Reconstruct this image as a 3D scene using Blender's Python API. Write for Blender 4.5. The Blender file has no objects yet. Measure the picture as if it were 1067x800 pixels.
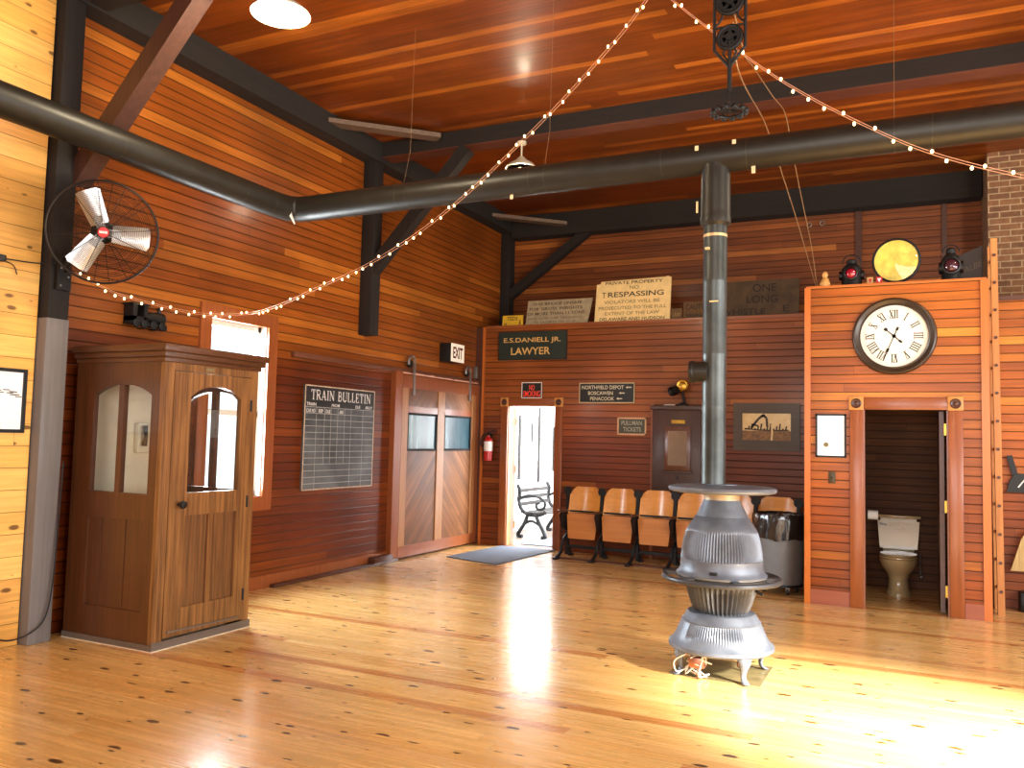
import bpy, bmesh, math, random
from mathutils import Vector, Matrix
random.seed(7)
SC = bpy.context.scene
COL = SC.collection
PI = math.pi

# ------------------------------------------------------------------ colour / material helpers
def lin(c):
    return tuple((x/255/12.92) if x/255 <= 0.04045 else ((x/255+0.055)/1.055)**2.4 for x in c)
def rgba(c): return (*lin(c), 1.0)

class NT:
    """tiny helper round a node tree"""
    def __init__(s, name):
        s.mat = bpy.data.materials.new(name); s.mat.use_nodes = True
        s.t = s.mat.node_tree; s.t.nodes.clear()
        s.out = s.t.nodes.new('ShaderNodeOutputMaterial')
    def n(s, typ, **kw):
        nd = s.t.nodes.new(typ)
        for k, v in kw.items(): setattr(nd, k, v)
        return nd
    def link(s, a, b): s.t.links.new(a, b)
    def put(s, sock, v):
        if isinstance(v, bpy.types.NodeSocket): s.link(v, sock)
        else: sock.default_value = v
    def m(s, op, a, b=0.0, c=0.0):
        nd = s.n('ShaderNodeMath', operation=op)
        s.put(nd.inputs[0], a); s.put(nd.inputs[1], b); s.put(nd.inputs[2], c)
        return nd.outputs[0]
    def mix(s, fac, a, b, mode='MIX'):
        nd = s.n('ShaderNodeMix', data_type='RGBA', blend_type=mode)
        s.put(nd.inputs[0], fac); s.put(nd.inputs[6], a); s.put(nd.inputs[7], b)
        return nd.outputs[2]
    def ramp(s, fac, stops):
        nd = s.n('ShaderNodeValToRGB'); e = nd.color_ramp.elements
        while len(e) > 1: e.remove(e[0])
        e[0].position = stops[0][0]; e[0].color = stops[0][1]
        for p, c in stops[1:]:
            x = e.new(p); x.color = c
        s.put(nd.inputs[0], fac); return nd.outputs[0]
    def smooth(s, v, a, b, o0=0.0, o1=1.0):
        nd = s.n('ShaderNodeMapRange', interpolation_type='SMOOTHSTEP')
        s.put(nd.inputs[0], v); s.put(nd.inputs[1], a); s.put(nd.inputs[2], b); s.put(nd.inputs[3], o0); s.put(nd.inputs[4], o1)
        return nd.outputs[0]
    def xyz(s):
        tc = s.n('ShaderNodeTexCoord'); sp = s.n('ShaderNodeSeparateXYZ'); s.link(tc.outputs['Object'], sp.inputs[0])
        s.obj = tc.outputs['Object']
        return sp.outputs
    def comb(s, x=0.0, y=0.0, z=0.0):
        nd = s.n('ShaderNodeCombineXYZ'); s.put(nd.inputs[0], x); s.put(nd.inputs[1], y); s.put(nd.inputs[2], z); return nd.outputs[0]
    def noise(s, vec, scale=1.0, detail=3.0, rough=0.55):
        nd = s.n('ShaderNodeTexNoise'); s.put(nd.inputs['Vector'], vec); nd.inputs['Scale'].default_value = scale
        nd.inputs['Detail'].default_value = detail; nd.inputs['Roughness'].default_value = rough
        return nd.outputs[0]
    def white(s, vec):
        nd = s.n('ShaderNodeTexWhiteNoise', noise_dimensions='3D'); s.put(nd.inputs['Vector'], vec); return nd.outputs[0]
    def bsdf(s, col, rough=0.5, metal=0.0, coat=0.0, normal=None, **kw):
        b = s.n('ShaderNodeBsdfPrincipled')
        s.put(b.inputs['Base Color'], col); s.put(b.inputs['Roughness'], rough); s.put(b.inputs['Metallic'], metal)
        s.put(b.inputs['Coat Weight'], coat); b.inputs['Coat Roughness'].default_value = 0.15
        if normal is not None: s.link(normal, b.inputs['Normal'])
        for k, v in kw.items(): s.put(b.inputs[k], v)
        s.link(b.outputs[0], s.out.inputs[0]); return b
    def bump(s, h, strength=0.3, dist=0.01):
        nd = s.n('ShaderNodeBump'); nd.inputs['Strength'].default_value = strength; nd.inputs['Distance'].default_value = dist
        s.link(h, nd.inputs['Height']); return nd.outputs[0]

def boards(name, across, along, w, L, cols, rough=0.35, groove=0.07, gdark=0.25, coat=0.3, grain=0.35, knots=None, blotch=0.3, bump=0.5, diag=None, butt=0.0012, low=None):
    t = NT(name); X = dict(zip('XYZ', t.xyz()))
    if diag:
        a, b, sg = diag      # direction across = (a*sg + b)/sqrt2 ; along = (a - sg*b)
        ac = t.m('MULTIPLY', t.m('ADD', t.m('MULTIPLY', X[a], sg), X[b]), 0.7071)
        al = t.m('MULTIPLY', t.m('SUBTRACT', X[a], t.m('MULTIPLY', X[b], sg)), 0.7071)
    else: ac, al = X[across], X[along]
    u = t.m('DIVIDE', ac, w); bi = t.m('FLOOR', u); fu = t.m('FRACT', u)
    r1 = t.white(t.comb(bi, 3.7, 0.0))
    v = t.m('ADD', t.m('DIVIDE', al, L), t.m('MULTIPLY', r1, 7.31)); vi = t.m('FLOOR', v); fv = t.m('FRACT', v)
    r2 = t.white(t.comb(bi, vi, 1.3))
    base = t.ramp(t.m('POWER', r2, 1.6), [(i/(len(cols)-1), rgba(c)) for i, c in enumerate(cols)])
    if low:      # boards below this height take a darker, redder tone
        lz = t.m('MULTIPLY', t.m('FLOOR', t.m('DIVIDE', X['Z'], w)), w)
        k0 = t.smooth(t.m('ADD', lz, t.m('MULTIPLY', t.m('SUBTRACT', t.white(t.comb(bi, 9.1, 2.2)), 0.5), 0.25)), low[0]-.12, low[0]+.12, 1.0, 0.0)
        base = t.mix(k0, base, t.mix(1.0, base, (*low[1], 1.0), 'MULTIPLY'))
    off = t.m('MULTIPLY', r2, 91.0)
    gv = t.comb(t.m('ADD', t.m('MULTIPLY', al, 1.6), off), t.m('MULTIPLY', ac, 34.0), off)
    g = t.noise(gv, 1.0, 4.0, 0.6)
    gm = t.smooth(g, 0.3, 0.7, 1.0-grain, 1.0+grain*0.35)
    base = t.mix(1.0, base, t.comb(gm, gm, gm), 'MULTIPLY')
    bl = t.noise(t.obj, 0.9, 2.0); bm_ = t.smooth(bl, 0.3, 0.7, 1.0-blotch, 1.0+blotch*0.3)
    base = t.mix(1.0, base, t.comb(bm_, bm_, bm_), 'MULTIPLY')
    if knots:
        vo = t.n('ShaderNodeTexVoronoi', voronoi_dimensions='2D'); vo.inputs['Scale'].default_value = 1.0
        ks, kd = knots
        wob = t.m('MULTIPLY', t.m('SUBTRACT', t.noise(t.obj, 14.0, 2.0), 0.5), 0.10)
        t.link(t.comb(t.m('ADD', t.m('MULTIPLY', al, ks), off), t.m('MULTIPLY', ac, ks*2.3), 0.0), vo.inputs['Vector'])
        sp = t.n('ShaderNodeSeparateColor'); t.link(vo.outputs['Color'], sp.inputs[0])
        rad = t.m('MULTIPLY', t.m('POWER', sp.outputs[0], 2.0), 0.125)
        k = t.smooth(t.m('SUBTRACT', t.m('ADD', vo.outputs['Distance'], wob), rad), -0.02, 0.05, 1.0, 0.0)
        k = t.m('MULTIPLY', k, kd)
        base = t.mix(k, base, rgba((52, 24, 12)))
    e = t.m('MULTIPLY', t.m('MINIMUM', fu, t.m('SUBTRACT', 1.0, fu)), 2.0)
    gm = t.smooth(e, 0.0, groove, gdark, 1.0)
    e2 = t.m('MULTIPLY', t.m('MINIMUM', fv, t.m('SUBTRACT', 1.0, fv)), L)
    bm2 = t.smooth(e2, 0.0, butt*2, gdark+0.15, 1.0)
    gg = t.m('MULTIPLY', gm, bm2)
    base = t.mix(1.0, base, t.comb(gg, gg, gg), 'MULTIPLY')
    h = t.m('ADD', t.m('MULTIPLY', gm, 1.0), t.m('MULTIPLY', g, 0.06))
    rr = t.m('ADD', rough-0.08, t.m('MULTIPLY', g, 0.16))
    t.bsdf(base, rr, 0.0, coat, t.bump(h, bump, 0.006), **{'Specular IOR Level': .5 if 'floor' in name else .32})
    return t.mat

def wood(name, c1, c2, along='Z', rough=0.45, scale=1.0, coat=0.1, contrast=1.0, stretch=14.0):
    t = NT(name); X = dict(zip('XYZ', t.xyz()))
    s = {k: (1.6 if k == along else stretch*2) for k in 'XYZ'}
    g = t.noise(t.comb(*[t.m('MULTIPLY', X[k], s[k]*scale) for k in 'XYZ']), 1.0, 5.0, 0.62)
    g2 = t.noise(t.comb(*[t.m('MULTIPLY', X[k], s[k]*scale*(0.3 if k == along else 4.0)) for k in 'XYZ']), 1.0, 2.0, 0.5)
    f = t.m('ADD', t.m('MULTIPLY', g, 0.7), t.m('MULTIPLY', g2, 0.3))
    col = t.ramp(f, [(0.5-0.16/contrast, rgba(c1)), (0.5+0.16/contrast, rgba(c2))])
    t.bsdf(col, rough, 0.0, coat, t.bump(f, 0.15, 0.003)); return t.mat

def plain(name, c, rough=0.5, metal=0.0, coat=0.0, var=0.12, nscale=9.0, bump=0.0, **kw):
    t = NT(name); t.xyz(); n = t.noise(t.obj, nscale, 4.0)
    f = t.smooth(n, 0.3, 0.7, 1.0-var, 1.0+var*0.6)
    col = t.mix(1.0, rgba(c), t.comb(f, f, f), 'MULTIPLY')
    t.bsdf(col, t.m('ADD', rough-0.05, t.m('MULTIPLY', n, 0.1)), metal, coat, t.bump(n, bump, 0.004) if bump else None, **kw); return t.mat

def emit(name, c, strength):
    t = NT(name); e = t.n('ShaderNodeEmission'); e.inputs[0].default_value = rgba(c); e.inputs[1].default_value = strength
    t.link(e.outputs[0], t.out.inputs[0]); return t.mat

def glass(name, tint=(252, 253, 252), refl=0.12):
    t = NT(name); tr = t.n('ShaderNodeBsdfTransparent'); tr.inputs[0].default_value = rgba(tint)
    gl = t.n('ShaderNodeBsdfGlossy'); gl.inputs['Roughness'].default_value = 0.02
    fr = t.n('ShaderNodeLayerWeight'); fr.inputs[0].default_value = 0.5
    mx = t.n('ShaderNodeMixShader'); t.link(t.m('ADD', t.m('MULTIPLY', t.m('POWER', fr.outputs['Facing'], 4.0), 0.5), refl*0.3), mx.inputs[0])
    t.link(tr.outputs[0], mx.inputs[1]); t.link(gl.outputs[0], mx.inputs[2]); t.link(mx.outputs[0], t.out.inputs[0]); return t.mat

# ------------------------------------------------------------------ mesh helpers
class MB:
    def __init__(s): s.v = []; s.f = []
    def add(s, vs, fs):
        b = len(s.v); s.v += [tuple(v) for v in vs]; s.f += [tuple(i+b for i in f) for f in fs]; return s
    def box(s, x0, x1, y0, y1, z0, z1, bev=0.0):
        x0, x1 = min(x0, x1), max(x0, x1); y0, y1 = min(y0, y1), max(y0, y1); z0, z1 = min(z0, z1), max(z0, z1)
        if bev > 0:
            bm = bmesh.new(); bmesh.ops.create_cube(bm, size=1.0)
            for v in bm.verts: v.co = Vector(((x0+x1)/2+v.co.x*(x1-x0), (y0+y1)/2+v.co.y*(y1-y0), (z0+z1)/2+v.co.z*(z1-z0)))
            bmesh.ops.bevel(bm, geom=bm.edges[:], offset=min(bev, (x1-x0)*.45, (y1-y0)*.45, (z1-z0)*.45), segments=2, affect='EDGES', profile=0.5)
            return s.bm(bm)
        return s.add([(x0,y0,z0),(x1,y0,z0),(x1,y1,z0),(x0,y1,z0),(x0,y0,z1),(x1,y0,z1),(x1,y1,z1),(x0,y1,z1)],
                     [(0,3,2,1),(4,5,6,7),(0,1,5,4),(1,2,6,5),(2,3,7,6),(3,0,4,7)])
    def bm(s, bm, mat=None):
        bm.verts.index_update()
        vs = [(mat @ v.co) if mat else v.co.copy() for v in bm.verts]
        fs = [[v.index for v in f.verts] for f in bm.faces]; bm.free(); return s.add(vs, fs)
    def beam(s, p, q, w, h, up=(0,0,1)):
        """square timber from p to q, w across, h in the up direction"""
        p, q = Vector(p), Vector(q); d = (q-p).normalized(); a = d.cross(Vector(up)).normalized(); b = a.cross(d)
        vs = [o + a*i*w/2 + b*j*h/2 for o in (p, q) for i, j in ((-1,-1),(1,-1),(1,1),(-1,1))]
        return s.add(vs, [(0,1,2,3),(7,6,5,4),(0,4,5,1),(1,5,6,2),(2,6,7,3),(3,7,4,0)])
    def tube(s, pts, r, seg=8, cap=True, closed=False):
        pts = [Vector(p) for p in pts]; n = len(pts); rr = r if isinstance(r, (list, tuple)) else [r]*n
        vs = []; fs = []; prev = None
        for i, p in enumerate(pts):
            a = pts[(i-1) % n] if (i > 0 or closed) else p; b = pts[(i+1) % n] if (i < n-1 or closed) else p
            d = (b-a).normalized()
            if prev is None:
                ref = Vector((0,0,1)) if abs(d.z) < 0.9 else Vector((1,0,0)); e = d.cross(ref).normalized()
            else:
                e = (prev - d*prev.dot(d)); e = e.normalized() if e.length > 1e-6 else d.orthogonal().normalized()
            prev = e; g = d.cross(e)
            for k in range(seg):
                t = 2*PI*k/seg; vs.append(p + (e*math.cos(t)+g*math.sin(t))*rr[i])
        m = n if closed else n-1
        for i in range(m):
            j = (i+1) % n
            for k in range(seg):
                l = (k+1) % seg; fs.append((i*seg+k, i*seg+l, j*seg+l, j*seg+k))
        if cap and not closed:
            fs.append(tuple(range(seg))[::-1]); fs.append(tuple((n-1)*seg+k for k in range(seg)))
        return s.add(vs, fs)
    def lathe(s, prof, c=(0,0,0), seg=40, mat=None, rib=None):
        """prof: list of (radius, z[, rib depth]); rib: function(angle) 0..1"""
        vs = []; fs = []; n = len(prof)
        for pr in prof:
            r, z = pr[0], pr[1]; dp = pr[2] if len(pr) > 2 else 0.0
            for k in range(seg):
                t = 2*PI*k/seg; q = r - (dp*rib(t) if dp and rib else 0.0)
                p = Vector((q*math.cos(t), q*math.sin(t), z)); p = (mat @ p) if mat else p
                vs.append(p + Vector(c))
        for i in range(n-1):
            for k in range(seg):
                l = (k+1) % seg; fs.append((i*seg+k, i*seg+l, (i+1)*seg+l, (i+1)*seg+k))
        if prof[0][0] > 1e-4: fs.append(tuple(range(seg))[::-1])
        if prof[-1][0] > 1e-4: fs.append(tuple((n-1)*seg+k for k in range(seg)))
        return s.add(vs, fs)
    def prism(s, poly, o, u, v, n, d):
        """2-D polygon in frame o,u,v extruded d along n"""
        o, u, v, n = Vector(o), Vector(u), Vector(v), Vector(n); k = len(poly)
        a = [o+u*p[0]+v*p[1] for p in poly]; b = [p+n*d for p in a]
        return s.add(a+b, [tuple(range(k))[::-1], tuple(range(k, 2*k))]+[(i, (i+1) % k, (i+1) % k+k, i+k) for i in range(k)])
    def ball(s, c, r, sx=1, sy=1, sz=1, u=14, v=9, mat=None):
        bm = bmesh.new(); bmesh.ops.create_uvsphere(bm, u_segments=u, v_segments=v, radius=r)
        m = Matrix.Translation(Vector(c)) @ (mat.to_4x4() if mat else Matrix.Identity(4)) @ Matrix.Diagonal((sx, sy, sz, 1)); return s.bm(bm, m)
    def torus(s, c, R, r, mat=None, seg=48, sub=10, arc=(0, 2*PI)):
        full = abs(arc[1]-arc[0]-2*PI) < 1e-6; n = seg
        pts = []
        for i in range(n if full else n+1):
            t = arc[0]+(arc[1]-arc[0])*i/n; p = Vector((R*math.cos(t), R*math.sin(t), 0)); pts.append(Vector(c)+((mat @ p) if mat else p))
        return s.tube(pts, r, sub, True, full)

def root_of(o):
    while o.parent is not None: o = o.parent
    return o
LOCAL = set()
def obj(name, mb, mat, parent=None, smooth=0.6, label=None):
    me = bpy.data.meshes.new(name)
    vs = mb.v
    if parent is not None and root_of(parent).name not in LOCAL:
        l = root_of(parent).location; vs = [(x-l.x, y-l.y, z-l.z) for x, y, z in vs]
    me.from_pydata(vs, [], mb.f); me.update()
    bm = bmesh.new(); bm.from_mesh(me); bmesh.ops.recalc_face_normals(bm, faces=bm.faces[:]); bm.to_mesh(me); bm.free()
    if smooth:
        me.shade_smooth(); me.set_sharp_from_angle(angle=smooth)
    me.materials.append(mat)
    o = bpy.data.objects.new(name, me); COL.objects.link(o)
    if parent is not None: o.parent = parent
    if label: o['label'] = label
    return o
def tag(o, label, cat, group=None):
    o['label'] = label; o['category'] = cat
    if group: o['group'] = group
    return o
def thing(name, label, cat, loc=(0,0,0), group=None, local=False, rot=None):
    o = bpy.data.objects.new(name, None); COL.objects.link(o); o.location = loc; o.empty_display_size = 0.1
    if rot is not None: o.rotation_euler = rot
    if local: LOCAL.add(o.name)
    return tag(o, label, cat, group)
def struct(name, mb, mat, parent=None, smooth=0.6, label=None):
    o = obj(name, mb, mat, parent, smooth, label)
    if parent is None: o['kind'] = 'structure'
    return o

_tc = {}
def text_geo(s, bold=0.0):
    key = (s, bold)
    if key not in _tc:
        cu = bpy.data.curves.new('lettering_source', 'FONT'); cu.body = s; cu.offset = bold; cu.resolution_u = 4; cu.fill_mode = 'FRONT'
        o = bpy.data.objects.new('lettering_source', cu); COL.objects.link(o)
        dg = bpy.context.evaluated_depsgraph_get(); me = bpy.data.meshes.new_from_object(o.evaluated_get(dg))
        vs = [v.co.copy() for v in me.vertices]; fs = [tuple(p.vertices) for p in me.polygons]
        bpy.data.objects.remove(o); bpy.data.curves.remove(cu); bpy.data.meshes.remove(me)
        x0 = min(v.x for v in vs); x1 = max(v.x for v in vs); y0 = min(v.y for v in vs); y1 = max(v.y for v in vs)
        _tc[key] = ([((v.x-x0)/(x1-x0), (v.y-y0)/(y1-y0)) for v in vs], fs)
    return _tc[key]
def text(mb, s, o, u, v, w, h, bold=0.012):
    """lettering filling the box w x h whose lower left corner is o"""
    vs, fs = text_geo(s, bold); o, u, v = Vector(o), Vector(u), Vector(v)
    mb.add([o+u*(a*w)+v*(b*h) for a, b in vs], fs); return mb
def quad(mb, o, u, v, a0, a1, b0, b1):
    o, u, v = Vector(o), Vector(u), Vector(v)
    return mb.add([o+u*a0+v*b0, o+u*a1+v*b0, o+u*a1+v*b1, o+u*a0+v*b1], [(0,1,2,3)])

# serif capitals for the bulletin board: strokes (x0,y0,x1,y1,width) in a unit cell, arcs flattened
def arc_pts(cx, cy, rx, ry, a0, a1, n=8): return [(cx+rx*math.cos(a0+(a1-a0)*i/n), cy+ry*math.sin(a0+(a1-a0)*i/n)) for i in range(n+1)]
TK, TN, SF = 0.15, 0.07, 0.05
def st(l): return [(x, y) for x, y in l]
SERIF = {
 'T': (0.78, [([(.39,0),(.39,1)],TK),([(.03,.97),(.75,.97)],TN),([(.05,.97),(.05,.74)],TN),([(.73,.97),(.73,.74)],TN),([(.22,.02),(.56,.02)],SF)]),
 'R': (0.82, [([(.17,0),(.17,1)],TK),([(.17,.97),(.42,.97)]+arc_pts(.42,.74,.24,.23,PI/2,-PI/2)+[(.17,.51)],TN+.03),([(.38,.5),(.72,.02)],TK),([(.03,.02),(.33,.02)],SF),([(.03,.98),(.2,.98)],SF),([(.66,.02),(.82,.02)],SF)]),
 'A': (0.86, [([(.12,0),(.42,.97)],TN),([(.42,.97),(.72,0)],TK),([(.22,.32),(.62,.32)],TN),([(.0,.02),(.26,.02)],SF),([(.56,.02),(.88,.02)],SF)]),
 'I': (0.42, [([(.21,0),(.21,1)],TK),([(.05,.02),(.37,.02)],SF),([(.05,.98),(.37,.98)],SF)]),
 'N': (0.88, [([(.14,0),(.14,1)],TN),([(.14,.97),(.74,.03)],TK),([(.74,0),(.74,1)],TN),([(.02,.02),(.28,.02)],SF),([(.0,.98),(.2,.98)],SF),([(.6,.98),(.88,.98)],SF)]),
 'B': (0.78, [([(.17,0),(.17,1)],TK),([(.17,.97),(.4,.97)]+arc_pts(.4,.75,.2,.22,PI/2,-PI/2)+[(.17,.53)],TN+.03),([(.4,.53)]+arc_pts(.42,.28,.25,.25,PI/2,-PI/2)+[(.17,.03)],TN+.03),([(.03,.02),(.3,.02)],SF),([(.03,.98),(.3,.98)],SF)]),
 'U': (0.88, [([(.16,1),(.16,.3)]+arc_pts(.44,.3,.28,.28,PI,2*PI)[1:-1],TK),([(.72,.28),(.72,1)],TN),([(.02,.98),(.32,.98)],SF),([(.58,.98),(.88,.98)],SF)]),
 'L': (0.7, [([(.17,0),(.17,1)],TK),([(.1,.03),(.62,.03)],TN),([(.62,0),(.62,.26)],TN),([(.03,.98),(.33,.98)],SF)]),
 'E': (0.72, [([(.17,0),(.17,1)],TK),([(.1,.03),(.63,.03)],TN),([(.63,0),(.63,.24)],TN),([(.1,.97),(.6,.97)],TN),([(.6,1),(.6,.78)],TN),([(.17,.51),(.46,.51)],TN),([(.46,.38),(.46,.64)],SF)]),
 ' ': (0.5, []),
}
def serif_text(mb, s, o, u, v, w, h):
    tot = sum(SERIF[c][0]+.06 for c in s); k = w/tot; x = 0; o, u, v = Vector(o), Vector(u), Vector(v)
    for c in s:
        wd, sts = SERIF[c]
        for pts, t in sts:
            for (ax, ay), (bx, by) in zip(pts, pts[1:]):
                dx, dy = (bx-ax), (by-ay); l = math.hypot(dx, dy) or 1; nx, ny = -dy/l*t/2, dx/l*t/2
                mb.add([o+u*((x+px)*k)+v*(py*h) for px, py in ((ax+nx,ay+ny),(ax-nx,ay-ny),(bx-nx,by-ny),(bx+nx,by+ny))], [(0,1,2,3)])
        x += wd+.06
    return mb

# ------------------------------------------------------------------ materials
M = {}
BW = 0.089
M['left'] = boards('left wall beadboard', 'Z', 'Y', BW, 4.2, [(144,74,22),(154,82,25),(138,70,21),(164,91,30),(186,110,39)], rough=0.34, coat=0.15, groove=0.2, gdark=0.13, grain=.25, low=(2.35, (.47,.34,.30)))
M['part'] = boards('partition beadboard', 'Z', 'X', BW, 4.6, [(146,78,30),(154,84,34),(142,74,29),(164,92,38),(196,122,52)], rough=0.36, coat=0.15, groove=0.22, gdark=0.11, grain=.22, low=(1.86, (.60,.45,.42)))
M['upper'] = boards('upper back wall beadboard', 'Z', 'X', BW, 4.2, [(126,66,26),(140,74,30),(120,62,25),(150,82,34),(178,106,44)], rough=0.45, coat=0.05, groove=0.2, gdark=0.15, grain=.3)
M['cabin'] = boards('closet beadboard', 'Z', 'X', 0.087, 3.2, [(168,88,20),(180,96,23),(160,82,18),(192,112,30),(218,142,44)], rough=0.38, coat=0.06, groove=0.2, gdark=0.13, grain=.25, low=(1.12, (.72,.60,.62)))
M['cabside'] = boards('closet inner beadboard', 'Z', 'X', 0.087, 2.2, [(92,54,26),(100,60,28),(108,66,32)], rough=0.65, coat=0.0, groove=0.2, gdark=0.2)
M['pine'] = boards('knotty pine wall boards', 'Z', 'Y', 0.157, 3.4, [(230,168,80),(238,180,92),(244,192,106),(222,156,72)], rough=0.36, coat=0.2, groove=0.05, gdark=0.2, knots=(2.7, 0.8), grain=0.2)
M['ceil'] = boards('ceiling boards', 'Y', 'X', 0.092, 4.5, [(120,57,14),(136,66,16),(110,51,12),(152,78,20),(186,106,34)], rough=0.36, coat=0.12, groove=0.06, gdark=0.4, grain=0.32)
M['floor'] = boards('pine floor boards', 'Y', 'X', 0.098, 3.6, [(224,176,104),(230,184,114),(220,168,96),(236,192,124),(192,128,66)], rough=0.27, coat=0.5, groove=0.035, gdark=0.45, knots=(2.9, 0.92), grain=0.18, blotch=0.14, bump=0.12)
M['floor2'] = plain('back room floor', (96,80,66), 0.5, var=0.2)
M['trimred'] = wood('reddish varnished trim', (122,62,28), (156,86,40), 'Z', 0.35, coat=0.2, contrast=0.7)
M['trimredX'] = wood('reddish varnished cross trim', (122,62,28), (156,86,40), 'X', 0.35, coat=0.2, contrast=0.7)
M['cabtrim'] = wood('orange varnished trim', (178,92,28), (200,112,38), 'Z', 0.35, coat=0.2, contrast=0.6)
M['cabtrimX'] = wood('orange varnished cross trim', (178,92,28), (200,112,38), 'X', 0.35, coat=0.2, contrast=0.6)
M['cabbase'] = wood('worn closet baseboard', (134,70,48), (160,88,58), 'X', 0.5, contrast=0.6)
M['darktrim'] = wood('dark trim', (64,34,20), (88,46,26), 'X', 0.4, contrast=0.7)
M['timber'] = wood('dark stained timber', (18,14,11), (36,27,20), 'Z', 0.85, coat=0.0, contrast=0.7)
M['timberY'] = wood('dark stained wall plate', (20,17,14), (36,29,23), 'Y', 0.85, coat=0.0, contrast=0.7)
M['timberX'] = wood('dark stained cross beam', (20,15,11), (36,27,19), 'X', 0.85, coat=0.0, contrast=0.7)
M['brace'] = wood('brown timber brace', (52,30,22), (84,50,38), 'Z', 0.55, contrast=0.7)
M['greypost'] = wood('weathered grey paint', (96,92,90), (122,117,113), 'Z', 0.7, contrast=0.6)
M['greyboard'] = wood('weathered grey board', (92,74,60), (122,102,84), 'X', 0.7, contrast=0.7)
M['rosette'] = wood('rosette wood', (176,118,54), (206,146,74), 'Z', 0.4, contrast=0.7)
M['doorpine'] = wood('barn door pine', (150,98,56), (186,132,82), 'Z', 0.45, contrast=0.7)
M['doorpineY'] = wood('barn door pine rails', (150,98,56), (186,132,82), 'Y', 0.45, contrast=0.7)
DC = [(122,76,40),(140,88,48),(152,98,56),(130,82,43)]
M['chevL'] = boards('barn door chevron rising', 'Z', 'Y', 0.085, 3, DC, rough=0.45, coat=0.1, groove=0.1, gdark=0.4, diag=('Y','Z',-1.0))
M['chevR'] = boards('barn door chevron falling', 'Z', 'Y', 0.085, 3, DC, rough=0.45, coat=0.1, groove=0.1, gdark=0.4, diag=('Y','Z',1.0))
M['oak'] = wood('booth golden oak', (72,43,19), (150,104,56), 'Z', 0.4, 1.0, 0.2, contrast=1.1, stretch=18)
M['oakY'] = wood('booth golden oak rails', (88,50,20), (150,96,46), 'Y', 0.4, 1.0, 0.2, contrast=1.0, stretch=18)
M['oakd'] = wood('booth brown oak', (62,33,14), (96,55,25), 'Z', 0.4, 1.0, 0.2, contrast=0.8, stretch=18)
M['oakdX'] = wood('booth brown oak rails', (66,37,17), (98,58,28), 'X', 0.4, 1.0, 0.2, contrast=0.8, stretch=18)
M['plinth'] = wood('scuffed plinth', (84,74,66), (112,98,86), 'Y', 0.6, contrast=0.7)
M['cream'] = plain('cream painted board', (214,202,176), 0.5, var=0.05)
M['white'] = plain('white painted wall', (240,240,238), 0.6, var=0.03)
M['whitepaint'] = plain('white paint', (238,236,230), 0.5, var=0.04)
M['iron'] = plain('stove iron', (104,111,122), 0.46, 0.35, var=0.22, nscale=7, bump=0.05)
M['irond'] = plain('dark stove iron', (66,68,72), 0.42, 0.4, var=0.22, nscale=7, bump=0.05)
M['pipe'] = plain('galvanised stovepipe', (72,76,74), 0.40, 0.7, var=0.4, nscale=3.5)
M['duct'] = plain('black painted duct', (40,38,32), 0.42, 0.35, coat=0.0, var=0.15)
M['black'] = plain('black metal', (22,21,21), 0.45, 0.3, var=0.1)
M['castiron'] = plain('black cast iron', (12,11,10), 0.6, 0.2, var=0.15)
M['rubber'] = plain('black rubber cord', (20,19,20), 0.6, var=0.05)
M['blackpaint'] = plain('black sign paint', (24,24,22), 0.5, var=0.1)
M['slate'] = None
M['alu'] = plain('brushed aluminium blade', (206,206,204), 0.32, 0.85, var=0.12, nscale=5)
M['cage'] = plain('dark fan wire', (44,38,34), 0.45, 0.6, var=0.05)
M['red'] = plain('red enamel', (186,28,30), 0.35, coat=0.3, var=0.05)
M['brass'] = plain('aged brass', (196,152,64), 0.3, 0.9, var=0.15)
M['steel'] = plain('dull steel', (150,146,140), 0.4, 0.8, var=0.12)
M['wire'] = plain('thin wire', (150,120,84), 0.5, 0.4, var=0.05)
M['seatply'] = wood('honey plywood', (186,116,42), (222,154,70), 'X', 0.28, coat=0.35, contrast=0.55)
M['seatply2'] = wood('honey plywood pan', (168,100,44), (200,130,66), 'X', 0.35, coat=0.25, contrast=0.55)
M['bin'] = plain('grey bin plastic', (112,118,124), 0.45, var=0.06)
M['bag'] = plain('black bin bag', (26,26,29), 0.22, coat=0.5, var=0.2, nscale=14, bump=0.6)
M['porcelain'] = plain('bone porcelain', (178,158,118), 0.12, coat=0.6, var=0.03)
M['mat'] = plain('blue grey mat', (88,94,106), 0.9, var=0.18, nscale=60, bump=0.3)
M['glass'] = glass('clear pane')
M['lens'] = plain('red lens', (150,14,40), 0.1, coat=0.8, var=0.1)
M['lensd'] = plain('dark plum lens', (70,34,44), 0.06, 0.3, coat=0.9, var=0.2)
M['reflector'] = plain('yellow reflector', (255,226,104), 0.22, 0.0, coat=1.0, var=0.25, nscale=10)
M['paper'] = plain('white paper', (250,249,244), 0.6, var=0.02)
M['bulb'] = emit('warm fairy bulb', (255,214,150), 9.0)
M['lampglow'] = emit('lit lamp bowl', (255,226,160), 14.0)
M['shade'] = plain('white enamel shade', (222,216,190), 0.35, coat=0.3, var=0.05)
M['cordpink'] = plain('pale light cord', (222,164,130), 0.5, var=0.05)
M['straw'] = wood('broom straw', (170,140,88), (206,180,124), 'Z', 0.8, 2.0, 0.0, stretch=40)
M['ladder'] = wood('ladder wood', (170,104,48), (204,138,70), 'Z', 0.5, contrast=0.7)
M['flake'] = plain('pink peeling paint', (236,176,150), 0.6, var=0.25, nscale=30)
M['plate'] = plain('floor sheet metal', (150,134,92), 0.35, 0.5, var=0.2)

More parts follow.
